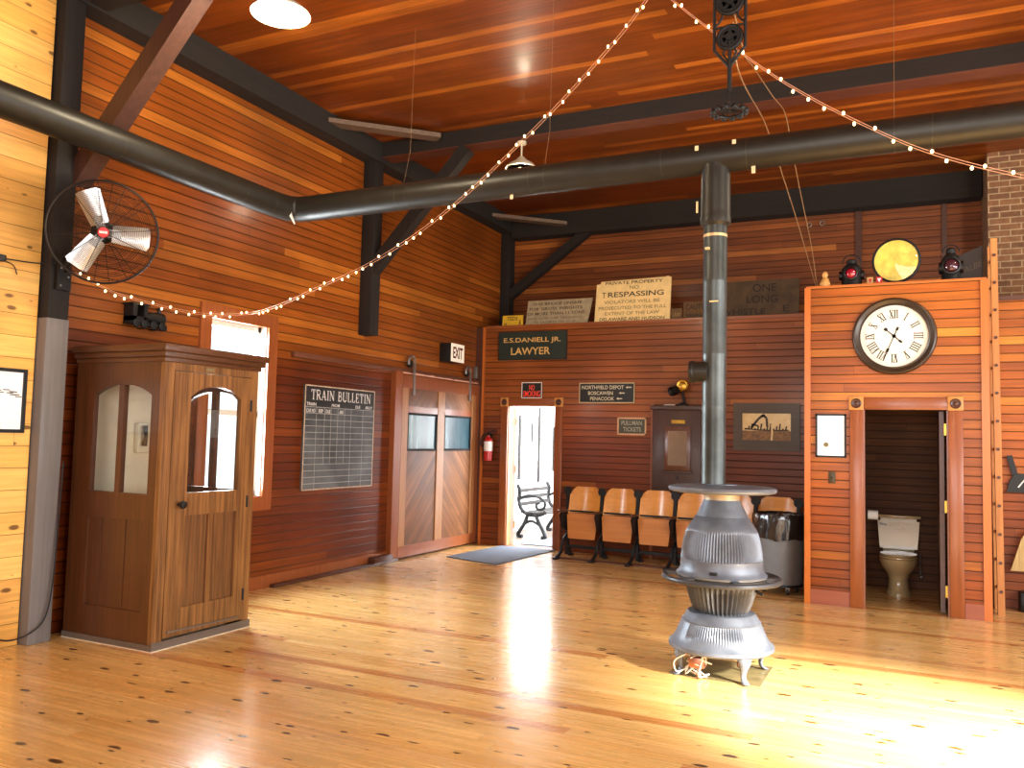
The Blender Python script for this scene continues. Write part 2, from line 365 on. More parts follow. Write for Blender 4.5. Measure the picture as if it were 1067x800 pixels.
def brick_mat():
    t = NT('brick chimney'); X = t.xyz()
    b = t.n('ShaderNodeTexBrick'); t.link(t.comb(t.m('ADD', X[0], X[1]), X[2], 0.0), b.inputs['Vector'])
    b.inputs['Color1'].default_value = rgba((142,100,66)); b.inputs['Color2'].default_value = rgba((112,78,54)); b.inputs['Mortar'].default_value = rgba((176,152,116))
    b.inputs['Scale'].default_value = 1.0; b.inputs['Mortar Size'].default_value = 0.007; b.inputs['Brick Width'].default_value = 0.215; b.inputs['Row Height'].default_value = 0.073
    b.inputs['Bias'].default_value = -0.1
    n = t.noise(t.obj, 14, 4); f = t.smooth(n, .3, .7, .8, 1.1)
    t.bsdf(t.mix(1.0, b.outputs[0], t.comb(f, f, f), 'MULTIPLY'), 0.85, normal=t.bump(t.m('SUBTRACT', n, t.m('MULTIPLY', b.outputs['Fac'], 1.0)), 0.5, 0.01)); return t.mat
M['brick'] = brick_mat()
def slate_mat():
    t = NT('dusty chalkboard'); t.xyz(); n = t.noise(t.obj, 3.2, 5); n2 = t.noise(t.obj, 1.1, 2)
    c = t.ramp(t.m('ADD', t.m('MULTIPLY', n, .6), t.m('MULTIPLY', n2, .4)), [(.36, rgba((42,44,44))), (.62, rgba((96,100,104)))])
    t.bsdf(c, 0.55); return t.mat
M['slate'] = slate_mat()
def photo_mat():
    t = NT('sepia photograph'); X = t.xyz(); n = t.noise(t.obj, 16, 4)
    c = t.ramp(n, [(.3, rgba((230,196,128))), (.7, rgba((244,216,150)))]); t.bsdf(c, 0.35, coat=0.3); return t.mat
M['sepia'] = photo_mat()
M['sepiadk'] = plain('sepia ink', (62,38,20), 0.5, var=0.3, nscale=40)
M['sepiamid'] = plain('sepia wash', (138,98,54), 0.5, var=0.35, nscale=30)
def teal_mat():
    t = NT('teal tinted pane with painted daylight'); X = t.xyz()
    n = t.noise(t.comb(t.m('MULTIPLY', X[1], 9.0), t.m('MULTIPLY', X[1], 3.0), t.m('MULTIPLY', X[2], 1.2)), 1.0, 3.0, .5)
    c = t.ramp(n, [(.42, rgba((40,70,80))), (.60, rgba((58,92,100))), (.74, rgba((130,160,160)))])
    t.bsdf(c, 0.3, coat=0.15, **{'Emission Color': c, 'Emission Strength': 0.06}); return t.mat  # pale streaks and faint glow paint daylight and reflection into the panes
M['teal'] = teal_mat()

# ------------------------------------------------------------------ the room
XL, YB, ZC = -5.85, 10.95, 5.02          # left wall, partition front, ceiling
PX = -5.76                               # knotty pine face
# floor
struct('floor', MB().box(-6.1, 4.3, -3.6, 10.98, -0.08, 0), M['floor'])
struct('floor_back_room', MB().box(-6.1, -2.6, 10.98, 14.2, -0.08, 0.0), M['floor2'])
struct('ceiling', MB().box(-6.1, 4.3, -3.6, 12.0, ZC, ZC+.1), M['ceil'])
# left wall with a real window opening
WY0, WY1, WZ0, WZ1 = 5.70, 6.46, 0.92, 2.60
mb = MB(); mb.box(XL-.16, XL, 3.95, WY0, 0, ZC); mb.box(XL-.16, XL, WY1, 11.0, 0, ZC); mb.box(XL-.16, XL, WY0, WY1, 0, WZ0); mb.box(XL-.16, XL, WY0, WY1, WZ1, ZC)
mb.box(XL-.16, XL, 11.0, 12.0, 3.0, ZC)
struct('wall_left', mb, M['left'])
struct('wall_left_pine', MB().box(XL-.16, PX, -3.6, 3.955, 0, ZC), M['pine'])
# unseen sides of the hall, each with plain window openings left open to the daylight
mb = MB(); mb.box(4.14, 4.3, -3.6, 9.8, 0, 0.9); mb.box(4.14, 4.3, -3.6, 9.8, 3.0, ZC)
for a, b in ((-3.6, -1.5), (1.0, 2.0), (4.6, 5.4), (8.0, 9.8)): mb.box(4.14, 4.3, a, b, 0.9, 3.0)
struct('wall_right', mb, M['left'])
mb = MB(); mb.box(-6.1, 4.3, -3.7, -3.55, 0, ZC); struct('wall_front', mb, M['part'])
# back partition with doorway
DX0, DX1, DZ = -5.30, -4.56, 2.02
mb = MB(); mb.box(-5.72, DX0, YB, YB+.1, 0, 3.185); mb.box(DX1, -0.96, YB, YB+.1, 0, 3.185); mb.box(DX0, DX1, YB, YB+.1, DZ, 3.185)
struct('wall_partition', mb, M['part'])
struct('wall_partition_edge', MB().box(-5.86, -5.735, YB-.03, YB+.1, 0, 3.185), M['darktrim'])
struct('trim_partition_end', MB().box(-5.735, -5.705, YB-.035, YB-.002, 0.0, 3.19), M['cabtrim'])
struct('ceiling_back_room', MB().box(-6.1, -0.96, YB+.1, 12.0, 3.12, 3.18), M['darktrim'])
struct('wall_back_upper', MB().box(-6.1, 0.82, 11.86, 12.0, 3.12, ZC), M['upper'])
struct('wall_back_lower', MB().box(-2.59, 4.14, 11.86, 11.99, 0, 3.0), M['part'])
struct('trim_upper_1', MB().box(-0.66, -0.585, 11.825, 11.858, 3.18, 4.68), M['darktrim'])
struct('trim_upper_2', MB().box(0.36, 0.42, 11.825, 11.858, 3.18, 4.68), M['darktrim'])
struct('trim_partition_top', MB().box(-5.70, -0.96, YB-.02, YB+.12, 3.17, 3.205), M['trimredX'])
struct('trim_partition_stud', MB().box(-3.165, -3.125, YB-.018, YB-.001, 0, 2.06), M['trimred'])
# back room
mb = MB(); mb.box(-6.16, -6.0, 11.0, 14.2, 0, 3.12); struct('wall_back_room_left', mb, M['white'])
struct('wall_back_room_end', MB().box(-6.1, -2.6, 14.0, 14.2, 0, 3.12), M['white'])
struct('wall_back_room_right', MB().box(-2.7, -2.6, 11.05, 14.2, 0, 3.12), M['white'])
struct('ceiling_back_room_end', MB().box(-6.1, -2.6, 12.0, 14.2, 3.12, 3.2), M['white'])
struct('trim_back_room_1', MB().box(-5.998, -5.975, 12.79, 12.87, 0.86, 1.95), M['timber'])
struct('trim_back_room_2', MB().box(-5.998, -5.975, 13.61, 13.68, 0.79, 2.12), M['timber'])
struct('trim_back_room_3', MB().box(-5.998, -5.98, 13.32, 13.365, 1.5, 1.83), M['timber'])
struct('trim_back_room_4', MB().box(-5.86, -5.80, 13.96, 13.998, 0.98, 1.78), M['timber'])
# doorway casing with rosette blocks
def casing(prefix, n, x0, x1, y, z, wd, mv, mx):
    struct('trim_%s_left' % prefix, MB().box(x0-wd, x0, y-.028, y-.001, 0, z, .006), mv)
    struct('trim_%s_right' % prefix, MB().box(x1, x1+wd, y-.028, y-.001, 0, z, .006), mv)
    struct('trim_%s_head' % prefix, MB().box(x0, x1, y-.026, y-.001, z, z+wd, .006), mx)
    for nm, cx in (('left', x0-wd/2), ('right', x1+wd/2)):
        r = struct('trim_%s_corner_%s' % (prefix, nm), MB().box(cx-wd/2-.006, cx+wd/2+.006, y-.036, y-.001, z-.004, z+wd+.008, .004), M['rosette'])
        k = MB(); RX = Matrix.Rotation(PI/2, 3, 'X')
        k.lathe([(wd*.36,0),(wd*.40,.006),(wd*.34,.012),(wd*.26,.006),(wd*.2,.006),(wd*.12,.014),(0,.016)], (cx, y-.035, z+wd/2), 24, RX)
        obj('rosette', k, M['darktrim'], r)
casing('doorway', 1, DX0, DX1, YB, DZ, 0.115, M['trimred'], M['trimredX'])
# doorway jambs + leaf folded back
struct('trim_doorway_jamb_left', MB().box(DX0-.02, DX0+.012, YB-.001, YB+.13, 0, DZ), M['doorpine'])
struct('trim_doorway_jamb_right', MB().box(DX1-.012, DX1+.02, YB-.001, YB+.13, 0, DZ), M['doorpine'])
d = Vector((-.455, .89, 0)).normalized(); p0 = Vector((DX0+.015, YB+.14, 0)); nn = Vector((d.y, -d.x, 0))
mb = MB(); mb.prism([(0,.01),(.70,.01),(.70,2.0),(0,2.0)], p0, d, (0,0,1), nn, .045)
o = struct('door_1', mb, M['whitepaint'])
k = MB()
for z in (.25, 1.05, 1.75): k.tube([p0+nn*.05+Vector((0,0,z)), p0+nn*.05+Vector((0,0,z+.1))], .011, 8)
obj('hinge', k, M['brass'], o)
struct('trim_threshold', MB().box(DX0, DX1, YB-.04, YB+.13, 0.0, 0.014, .004), M['trimredX'])
# left window: casing, sash, panes
struct('trim_window_left', MB().box(XL-.002, XL+.028, WY0-.13, WY0, WZ0-.14, WZ1+.13), M['trimred'])
struct('trim_window_right', MB().box(XL-.002, XL+.028, WY1, WY1+.13, WZ0-.14, WZ1+.13), M['trimred'])
struct('trim_window_head', MB().box(XL-.002, XL+.03, WY0-.0, WY1, WZ1, WZ1+.13), M['trimred'])
struct('trim_window_apron', MB().box(XL-.002, XL+.03, WY0, WY1, WZ0-.14, WZ0), M['trimred'])
mb = MB()
for a, b, c, e in ((WY0, WY0+.05, WZ0, WZ1), (WY1-.05, WY1, WZ0, WZ1), (WY0, WY1, WZ0, WZ0+.06), (WY0, WY1, WZ1-.05, WZ1), (WY0, WY1, 1.70, 1.76)): mb.box(XL-.12, XL-.07, a, b, c, e)
w = struct('window_1', mb, M['whitepaint'])
obj('pane', MB().box(XL-.098, XL-.092, WY0+.05, WY1-.05, WZ0+.06, WZ1-.05), M['glass'], w)
obj('jamb', MB().box(XL-.16, XL-.002, WY1-.012, WY1-.001, WZ0, WZ1).box(XL-.16, XL-.002, WY0+.001, WY0+.012, WZ0, WZ1), M['whitepaint'], w)
# left baseboard pieces and the sliding door's floor guide
struct('baseboard_left', MB().box(XL, XL+.02, 5.25, 8.7, 0, .13), M['trimred'])
tag(obj('door_guide_rail', MB().box(XL+.03, XL+.09, 6.62, 8.86, 0, .035, .006), M['darktrim']), 'dark wooden guide rail on the floor below the chalkboard', 'rail')
tag(obj('stop_block', MB().box(XL+.03, XL+.13, 8.30, 8.68, .036, .105, .008), M['darktrim']), 'small dark wooden block lying on the floor guide rail beside the sliding door', 'block')

# ------------------------------------------------------------------ timbers
def timber(name, mb, mat, label, cat): return tag(obj(name, mb, mat, None, 0.4), label, cat)
timber('wall_plate_beam', MB().box(XL, XL+.20, -3.5, 11.8, 4.78, ZC-.001), M['timberY'], 'long dark timber under the ceiling along the chalkboard wall', 'beam')
cbm = thing('cross_beam', 'dark timber beam crossing the ceiling behind the black duct', 'beam', (-1, 8.15, 4.84))
obj('timber', MB().box(XL+.201, 4.13, 8.05, 8.27, 4.842, ZC-.001), M['timberX'], cbm)
obj('soffit_board', MB().box(XL+.201, 4.13, 8.052, 8.268, 4.832, 4.841), wood('reddish soffit', (70,34,20), (104,54,32), 'X', .6, contrast=.6), cbm, label='reddish brown underside board')
timber('cross_beam', MB().box(XL+.2, 4.13, 4.08, 4.30, 4.80, ZC-.001), M['timberX'], 'dark timber beam holding the top of the brace behind the fan', 'beam')
timber('cross_beam', MB().box(XL+.2, 0.80, 11.62, 11.855, 4.68, ZC-.001), M['timberX'], 'dark timber beam along the top of the far back wall', 'beam')
po = thing('wall_post', 'tall timber post, dark above and grey below, between pine boards and phone booth', 'post', (-5.75, 4.05, 0))
obj('upper_shaft', MB().box(XL, -5.67, 3.97, 4.14, 2.35, 4.78, .008), M['timber'], po)
obj('painted_base', MB().box(XL, -5.665, 3.965, 4.145, 0, 2.35, .008), M['greypost'], po, label='grey painted lower half')
timber('wall_post', MB().box(XL, XL+.17, 7.98, 8.15, 2.72, 4.78, .006), M['timber'], 'short dark timber post ending on the wall between chalkboard and barn door', 'post')
timber('wall_post', MB().box(XL+.001, XL+.16, 11.66, 11.85, 3.19, 4.78, .006), M['timber'], 'dark corner post rising behind the small yellow sign', 'post')
timber('knee_brace', MB().beam((-5.72, 4.18, 3.42), (-4.42, 4.18, 4.79), .14, .15), M['brace'], 'brown diagonal timber brace rising from the post behind the fan', 'brace')
timber('knee_brace', MB().beam((-5.76, 8.07, 3.46), (-4.50, 8.07, 4.80), .13, .14), M['timber'], 'dark diagonal timber brace crossing behind the corner of the black duct', 'brace')
timber('knee_brace', MB().beam((-5.70, 11.74, 3.80), (-4.42, 11.74, 4.72), .12, .13), M['timber'], 'dark diagonal timber brace above the bridge weight sign at the back wall', 'brace')
timber('corner_tie', MB().beam((-5.80, 7.0, 4.93), (-4.85, 8.02, 4.96), .16, .05), M['greyboard'], 'grey flat board tying the wall beam to the ceiling beam behind the duct', 'board')
timber('corner_tie', MB().beam((-5.80, 10.95, 4.90), (-4.72, 11.60, 4.82), .16, .05), M['greyboard'], 'grey flat board tying the far ceiling corner above the leaning signs', 'board')

# ------------------------------------------------------------------ closet (toilet cabin)
CX0, CX1, CY, CZ = -0.96, 0.64, 8.85, 3.14
OX0, OX1, OZ = -0.43, 0.31, 1.915
mb = MB(); mb.box(CX0, OX0, CY, CY+.06, 0, CZ); mb.box(OX1, CX1, CY, CY+.06, 0, CZ); mb.box(OX0, OX1, CY, CY+.06, OZ, CZ)
struct('wall_closet_front', mb, M['cabin'])
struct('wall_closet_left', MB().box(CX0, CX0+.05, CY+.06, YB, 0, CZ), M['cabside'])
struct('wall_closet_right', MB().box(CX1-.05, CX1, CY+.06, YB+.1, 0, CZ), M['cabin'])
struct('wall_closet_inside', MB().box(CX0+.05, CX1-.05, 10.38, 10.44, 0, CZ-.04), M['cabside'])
struct('ceiling_closet', MB().box(CX0, CX1, CY, YB+.1, CZ, CZ+.02), M['cabtrimX'])
struct('trim_closet_left', MB().box(CX0-.012, CX0+.045, CY-.02, CY-.001, 0, CZ), M['cabtrim'])
struct('trim_closet_right', MB().box(CX1-.055, CX1+.012, CY-.02, CY-.001, 0, CZ), M['cabtrim'])
struct('baseboard_closet_left', MB().box(CX0+.045, OX0-.122, CY-.018, CY-.001, 0, .14), M['cabbase'])
struct('baseboard_closet_right', MB().box(OX1+.122, CX1-.055, CY-.018, CY-.001, 0, .14), M['cabbase'])
casing('closet', 2, OX0, OX1, CY, OZ, 0.12, M['trimred'], M['trimredX'])
struct('trim_closet_jamb_left', MB().box(OX0-.01, OX0+.015, CY-.001, CY+.10, 0, OZ), M['trimred'])
struct('trim_closet_jamb_right', MB().box(OX1-.015, OX1+.01, CY-.001, CY+.10, 0, OZ), M['trimred'])
o = struct('door_2', MB().box(OX1-.075, OX1-.035, CY+.10, CY+.82, .015, OZ-.01), M['darktrim'])
k = MB()
for z in (.16, .95, 1.68): k.box(OX1-.034, OX1-.016, CY+.07, CY+.12, z, z+.11)
obj('hinge', k, M['brass'], o)

# right of the closet: boarded wall with brick chimney over it
struct('wall_back_right', MB().box(CX1+.02, 4.3, 9.66, 9.80, 0, 3.06), M['cabin'])
struct('trim_back_right_top', MB().box(CX1+.02, 4.14, 9.63, 9.80, 3.06, 3.10), M['darktrim'])
struct('ceiling_behind_right_wall', MB().box(CX1+.02, 4.14, 9.80, 11.86, 2.92, 2.99), M['darktrim'])
struct('wall_chimney', MB().box(0.815, 4.14, 11.0, 12.0, 3.0, ZC), M['brick'])

# ------------------------------------------------------------------ sliding barn door
dx = -5.775
sd = struct('door_3', MB().box(XL+.02, dx-.03, 8.86, 10.96, .03, 2.32), M['trimred'])
sd['label'] = 'sliding plank barn door with two teal panes'
obj('rail', MB().box(dx-.03, dx, 8.86, 10.96, 2.16, 2.32).box(dx-.03, dx-.004, 9.0, 10.86, 1.85, 1.93).box(dx-.03, dx, 8.86, 10.96, .03, .17), M['trimred'], sd)
obj('stile', MB().box(dx-.03, dx, 8.86, 9.00, .17, 2.16), M['doorpine'], sd)
obj('stile', MB().box(dx-.03, dx, 9.745, 9.925, .17, 2.16), M['doorpine'], sd)
obj('stile', MB().box(dx-.03, dx, 10.70, 10.83, .17, 2.16), M['doorpine'], sd)
obj('stile', MB().box(dx-.03, dx, 10.83, 10.96, .17, 2.16), M['trimred'], sd, label='reddish edge stile')
obj('plank_panel', MB().box(dx-.03, dx-.014, 9.00, 9.745, .17, 1.36).box(dx-.03, dx-.014, 9.00, 9.745, 1.93, 2.16), M['chevL'], sd)
obj('plank_panel', MB().box(dx-.03, dx-.014, 9.925, 10.70, .17, 1.36).box(dx-.03, dx-.014, 9.925, 10.70, 1.93, 2.16), M['chevR'], sd)
for a, b in ((9.00, 9.745), (9.925, 10.70)):
    fr = obj('window_frame', MB().box(dx-.03, dx-.002, a, a+.03, 1.36, 1.85).box(dx-.03, dx-.002, b-.03, b, 1.36, 1.85).box(dx-.03, dx-.002, a, b, 1.36, 1.39).box(dx-.03, dx-.002, a, b, 1.82, 1.85), M['timber'], sd)
    obj('pane', MB().box(dx-.026, dx-.018, a+.03, b-.03, 1.39, 1.82), M['teal'], fr)
struct('trim_sliding_door', MB().box(XL+.002, XL+.075, 8.70, 8.855, 0, 2.36), M['trimred'])
tr = thing('door_track', 'wooden sliding door track board with peeling pale edge above the barn door', 'track', (XL, 8.9, 2.36))
obj('board', MB().box(XL+.001, XL+.05, 6.83, 10.94, 2.345, 2.405, .004), wood('dark track board', (84,44,26), (110,62,36), 'Y', .5, contrast=.6), tr)
obj('end_stop', MB().box(XL+.001, XL+.06, 10.84, 10.90, 2.421, 2.60, .006), M['steel'], tr)
k = MB()
y = 8.72
while y < 10.86:
    l = random.uniform(.08, .25); h = random.uniform(.008, .022); k.box(XL+.051, XL+.06, y, min(y+l, 10.9), 2.345-h*.3, 2.345+h); y += l*random.uniform(.85, 1.0)
obj('paint_edge', k, M['flake'], tr, label='pale pink peeling edge')
for y, lab in ((9.11, 'iron door hanger hook over the left half of the barn door'), (10.62, 'iron door hanger hook over the right end of the barn door')):
    h = thing('door_hanger', lab, 'hanger', (dx, y, 2.3), 'barn door hangers')
    obj('strap', MB().box(dx+.001, dx+.014, y-.022, y+.022, 2.08, 2.50), M['steel'], h)
    a = [(dx+.007, y-.07+.07*math.cos(t), 2.50+.07*math.sin(t)) for t in [PI*i/10 for i in range(11)]]+[(dx+.007, y-.14, 2.46)]
    obj('hook', MB().tube(a, .017, 8), M['steel'], h)
    RY = Matrix.Rotation(PI/2, 3, 'Y')
    obj('wheel', MB().lathe([(.055,0),(.055,.02)], (dx-.03, y-.07, 2.475), 20, RY), M['black'], h)
ex = thing('exit_sign', 'lit white EXIT box sign on the wall above the barn door', 'sign', (XL, 10.0, 2.7))
# sign box stands out from the wall and faces into the room along +x, dark sides
obj('housing', MB().box(XL, XL+.18, 9.86, 10.22, 2.585, 2.835, .005), M['black'], ex)
obj('face', MB().box(XL+.181, XL+.188, 9.86, 10.22, 2.585, 2.835), plain('exit face', (240,232,212), .4, var=.03, **{'Emission Color': rgba((255,240,215)), 'Emission Strength': .35}), ex)
obj('lettering', text(MB(), 'EXIT', (XL+.190, 9.905, 2.63), (0,1,0), (0,0,1), .27, .16, .03), plain('exit letters', (96,26,18), .5), ex)

# ------------------------------------------------------------------ chalkboard
BY0, BY1, BZ0, BZ1 = 7.05, 8.33, .945, 2.075
cb = thing('train_bulletin', 'black TRAIN BULLETIN chalkboard with ruled white grid beside the barn door', 'chalkboard', (XL, 7.7, .945))
obj('slate', MB().box(XL+.001, XL+.022, BY0, BY1, BZ0, BZ1), M['slate'], cb)
obj('heading_band', MB().box(XL+.023, XL+.0245, BY0+.01, BY1-.01, BZ1-.235, BZ1-.012), M['blackpaint'], cb)
k = MB(); o_ = (XL+.026, BY0, BZ0); U, V = (0,1,0), (0,0,1); W_, H_ = BY1-BY0, BZ1-BZ0
for a in (0.004, ): 
    quad(k, o_, U, V, 0, .014, 0, H_); quad(k, o_, U, V, W_-.014, W_, 0, H_); quad(k, o_, U, V, 0, W_, 0, .012); quad(k, o_, U, V, 0, W_, H_-.012, H_)
obj('border', k, plain('worn cream border', (214,190,160), .6, var=.3, nscale=20), cb)
k = MB(); rows = 13; gh = H_-.235
for i in range(rows+1): quad(k, o_, U, V, .012, W_-.012, gh*i/rows-.003, gh*i/rows+.003)
cols = [.165, .29, .41, .53, .65, .765, .84, 1.02]
for i, c in enumerate([.20, .34, .455, .575, .70, .82, 1.05]):
    full = c in (.20, .82, 1.05)
    quad(k, o_, U, V, c-.003, c+.003, 0 if full else gh*4/rows, gh)
obj('grid_lines', k, plain('chalk line', (176,176,170), .7, var=.15), cb)
k = MB(); serif_text(k, 'TRAIN BULLETIN', (XL+.0265, BY0+.10, BZ1-.155), U, V, 1.10, .108)
for s, a, w in (('TRAIN', .03, .16), ('FROM', .46, .14), ('DUE', .90, .09), ('ABOUT', 1.09, .14)): text(k, s, (XL+.0265, BY0+a, BZ1-.222), U, V, w, .034)
for s, a, w in (('CAR NO', .03, .15), ('REP', .235, .075), ('DUE', .36, .08), ('ARR', .60, .075)): text(k, s, (XL+.0265, BY0+a, BZ1-.296), U, V, w, .040)
obj('lettering', k, M['whitepaint'], cb)

# ------------------------------------------------------------------ telephone booth
bx0, bx1, by0, by1 = -5.72, -4.80, 4.28, 5.22
bt = thing('telephone_booth', 'oak telephone booth with arched glass door standing beside the grey post', 'booth', (-5.26, 4.75, 0))
def arch_top(mb, o, u, n, a0, a1, ztop, zs, rise, A0, A1, th, shoulder=0.07):
    """board from z=ztop down to a flattened arch spanning a0..a1 (spring zs), board spans A0..A1"""
    pts = [(A0, ztop), (A0, zs), (a0, zs)]
    N = 16
    for i in range(N+1):
        t = i/N; x = a0+(a1-a0)*t; e = abs(2*t-1); z = zs+rise*(1-e**2.6); pts.append((x, z))
    pts += [(a1, zs), (A1, zs), (A1, ztop)]
    clean = []
    for p in pts:
        if not clean or (abs(p[0]-clean[-1][0])+abs(p[1]-clean[-1][1])) > 1e-6: clean.append(p)
    mb.prism(clean, o, u, (0,0,1), n, th)
def booth_side(y, nrm, name, mat, matx, vis=True):
    """glazed side wall in the plane y, outside towards nrm"""
    t = .04*nrm; mb = MB(); ya, yb = y, y-t
    mb.box(bx0, bx0+.20, ya, yb, .0, 2.04); mb.box(bx1-.12, bx1-.0405, ya, yb, 0, 2.04)
    xa, xb = bx0+.20, bx1-.12
    mb.box(xa, xb, ya, yb, .0, .26); mb.box(xa, xb, ya, yb, .90, 1.09)
    arch_top(mb, (0, ya, 0), (1,0,0), (0,-nrm,0), xa, xb, 2.04, 1.80, .075, xa, xb, .04)
    xm = (xa+xb)/2-.01; mb.box(xm-.026, xm+.026, ya, yb, 1.09, 1.88)
    p = obj(name, mb, mat, bt)
    q = MB(); q.box(xa, xb, ya-.014*nrm, yb, .26, .90)
    for xc in (xa+.12, xa+.37): q.box(xc, xc+.022, ya-.008*nrm, ya-.014*nrm, .26, .90)
    obj('lower_panel', q, matx, p)
    obj('pane', MB().box(xa, xb, y-.022*nrm, y-.026*nrm, 1.09, 1.88), M['glass'], p)
    return p
booth_side(by0, -1, 'side_wall', M['oakd'], M['oakd'])
booth_side(by1, 1, 'side_wall', M['oakd'], M['oakd'])
obj('back_wall', MB().box(bx0, bx0+.02, by0+.04, by1-.04, 0, 2.04), M['cream'], bt)
fm = MB(); fm.box(bx1-.04, bx1, by0, by0+.085, .0, 2.04); fm.box(bx1-.04, bx1, by1-.075, by1, .0, 2.04); fm.box(bx1-.04, bx1, by0+.085, by1-.075, 1.985, 2.04)
obj('front_frame', fm, M['oak'], bt)
co = MB()
for z0, z1, o_ in ((2.04, 2.075, .018), (2.075, 2.115, .038), (2.115, 2.165, .06)): co.box(bx0-.0, bx1+o_, by0-o_, by1+o_, z0, z1, .006)
obj('cornice', co, M['oakdX'], bt)
obj('name_plate', MB().box(bx1+.0005, bx1+.004, 4.66, 4.74, 2.0, 2.025), plain('dull nickel plate', (140,130,98), .4, .6), bt)
pl = MB(); pl.box(bx1+.0, bx1+.012, by0-.01, by1+.01, 0.006, .06); pl.box(bx0, bx1, by0-.012, by0-.0005, .006, .045)
obj('plinth', pl, M['plinth'], bt, label='scuffed grey plinth')
obj('light_leak_strip', MB().box(bx0, bx1+.016, by0-.014, by1+.014, 0, .006), M['cream'], bt, label='pale painted line of light along the floor')  # pale strip paints in the light leaking under the booth
dm = MB(); da, db = by0+.088, by1-.078; ga, gb = 4.525, 5.035
dm.box(bx1-.036, bx1+.006, da, ga, .075, 1.98); dm.box(bx1-.036, bx1+.006, gb, db, .075, 1.98)
dm.box(bx1-.036, bx1+.006, ga, gb, .075, .27); dm.box(bx1-.036, bx1+.006, ga, gb, .93, 1.095)
arch_top(dm, (bx1-.036, 0, 0), (0,1,0), (1,0,0), ga, gb, 1.98, 1.80, .085, ga, gb, .042)
dm.box(bx1-.036, bx1+.002, 4.755, 4.795, .27, .93)
dr = obj('door', dm, M['oak'], bt)
obj('lower_panel', MB().box(bx1-.03, bx1-.008, ga, 4.755, .27, .93).box(bx1-.03, bx1-.008, 4.795, gb, .27, .93), wood('booth oak panel', (66,39,18), (126,84,43), 'Z', 0.45, 1.0, 0.1, contrast=1.0, stretch=18), dr)
obj('panel_groove_shade', MB().box(bx1-.008, bx1-.003, ga, ga+.012, .27, .93).box(bx1-.008, bx1-.003, gb-.012, gb, .27, .93).box(bx1-.008, bx1-.003, 4.743, 4.755, .27, .93).box(bx1-.008, bx1-.003, 4.795, 4.807, .27, .93), M['oakd'], dr)  # dark strips paint the groove shade along each panel edge
obj('pane', MB().box(bx1-.018, bx1-.014, ga, gb, 1.095, 1.886), M['glass'], dr)
RYp = Matrix.Rotation(PI/2, 3, 'Y')
obj('knob', MB().lathe([(.012,0),(.012,.03),(.026,.034),(.031,.046),(.026,.06),(0,.064)], (bx1+.006, 4.455, 1.015), 20, RYp), M['black'], dr)
for z in (1.76, 1.0, .27): obj('hinge', MB().tube([(bx1+.008, db+.002, z-.045), (bx1+.008, db+.002, z+.045)], .009, 8), M['castiron'], dr)
k = MB(); k.beam((bx1+.012, 4.40, .115), (bx1+.012, 5.10, .10), .014, .012); obj('sweep', k, M['plinth'], dr)
ph = thing('wall_telephone', 'small pale wall telephone seen inside the oak booth', 'telephone', (bx0+.06, 4.86, 1.4))
obj('body', MB().box(bx0+.021, bx0+.07, 4.80, 4.92, 1.36, 1.60, .01), M['cream'], ph)
obj('handset', MB().tube([(bx0+.10, 4.84, 1.42), (bx0+.115, 4.84, 1.5), (bx0+.10, 4.84, 1.58)], [.022, .014, .022], 10), M['black'], ph)
# model locomotive on the wall above the booth + little things on its roof
lo = thing('toy_locomotive', 'small black steam locomotive ornament on the wall above the booth', 'model train', (-5.80, 4.93, 2.41))
lx = -5.79
RXm = Matrix.Rotation(-PI/2, 3, 'X')
obj('boiler', MB().lathe([(0,0),(.05,0),(.052,.02),(.052,.20),(.045,.21),(0,.21)], (lx, 4.90, 2.49), 18, RXm), M['black'], lo)
obj('cab', MB().box(lx-.055, lx+.055, 4.76, 4.80, 2.44, 2.575).box(lx-.055, lx+.055, 4.87, 4.905, 2.44, 2.575).box(lx-.065, lx+.065, 4.745, 4.92, 2.575, 2.59).box(lx-.055, lx+.055, 4.76, 4.90, 2.43, 2.48), M['black'], lo)
obj('chimney', MB().lathe([(.016,0),(.016,.03),(.024,.045)], (lx, 5.07, 2.54), 12), M['black'], lo)
for yy in (4.80, 4.88, 4.97, 5.06): obj('wheel', MB().lathe([(.034,0),(.034,.014),(.02,.018),(0,.018)], (lx+.045, yy, 2.425), 16, RYp), M['castiron'], lo)
obj('frame', MB().box(lx-.045, lx+.045, 4.75, 5.12, 2.415, 2.44).box(lx-.02, lx+.02, 5.10, 5.14, 2.40, 2.43), M['castiron'], lo)
for yb in (4.90, 5.02): obj('bracket', MB().box(XL, lx+.03, yb, yb+.02, 2.39, 2.40), M['black'], lo)
k = thing('roof_ornament', 'small cream and dark ornament lying on top of the oak booth', 'ornament', (-5.3, 4.75, 2.166))
obj('shell', MB().ball((-5.32, 4.62, 2.182), .03, 1.0, 1.5, .5), M['cream'], k)
obj('clamp', MB().box(-5.36, -5.30, 4.73, 4.82, 2.166, 2.20, .008).tube([(-5.33, 4.75, 2.2), (-5.33, 4.72, 2.23), (-5.33, 4.69, 2.2)], .008, 8), M['castiron'], k)

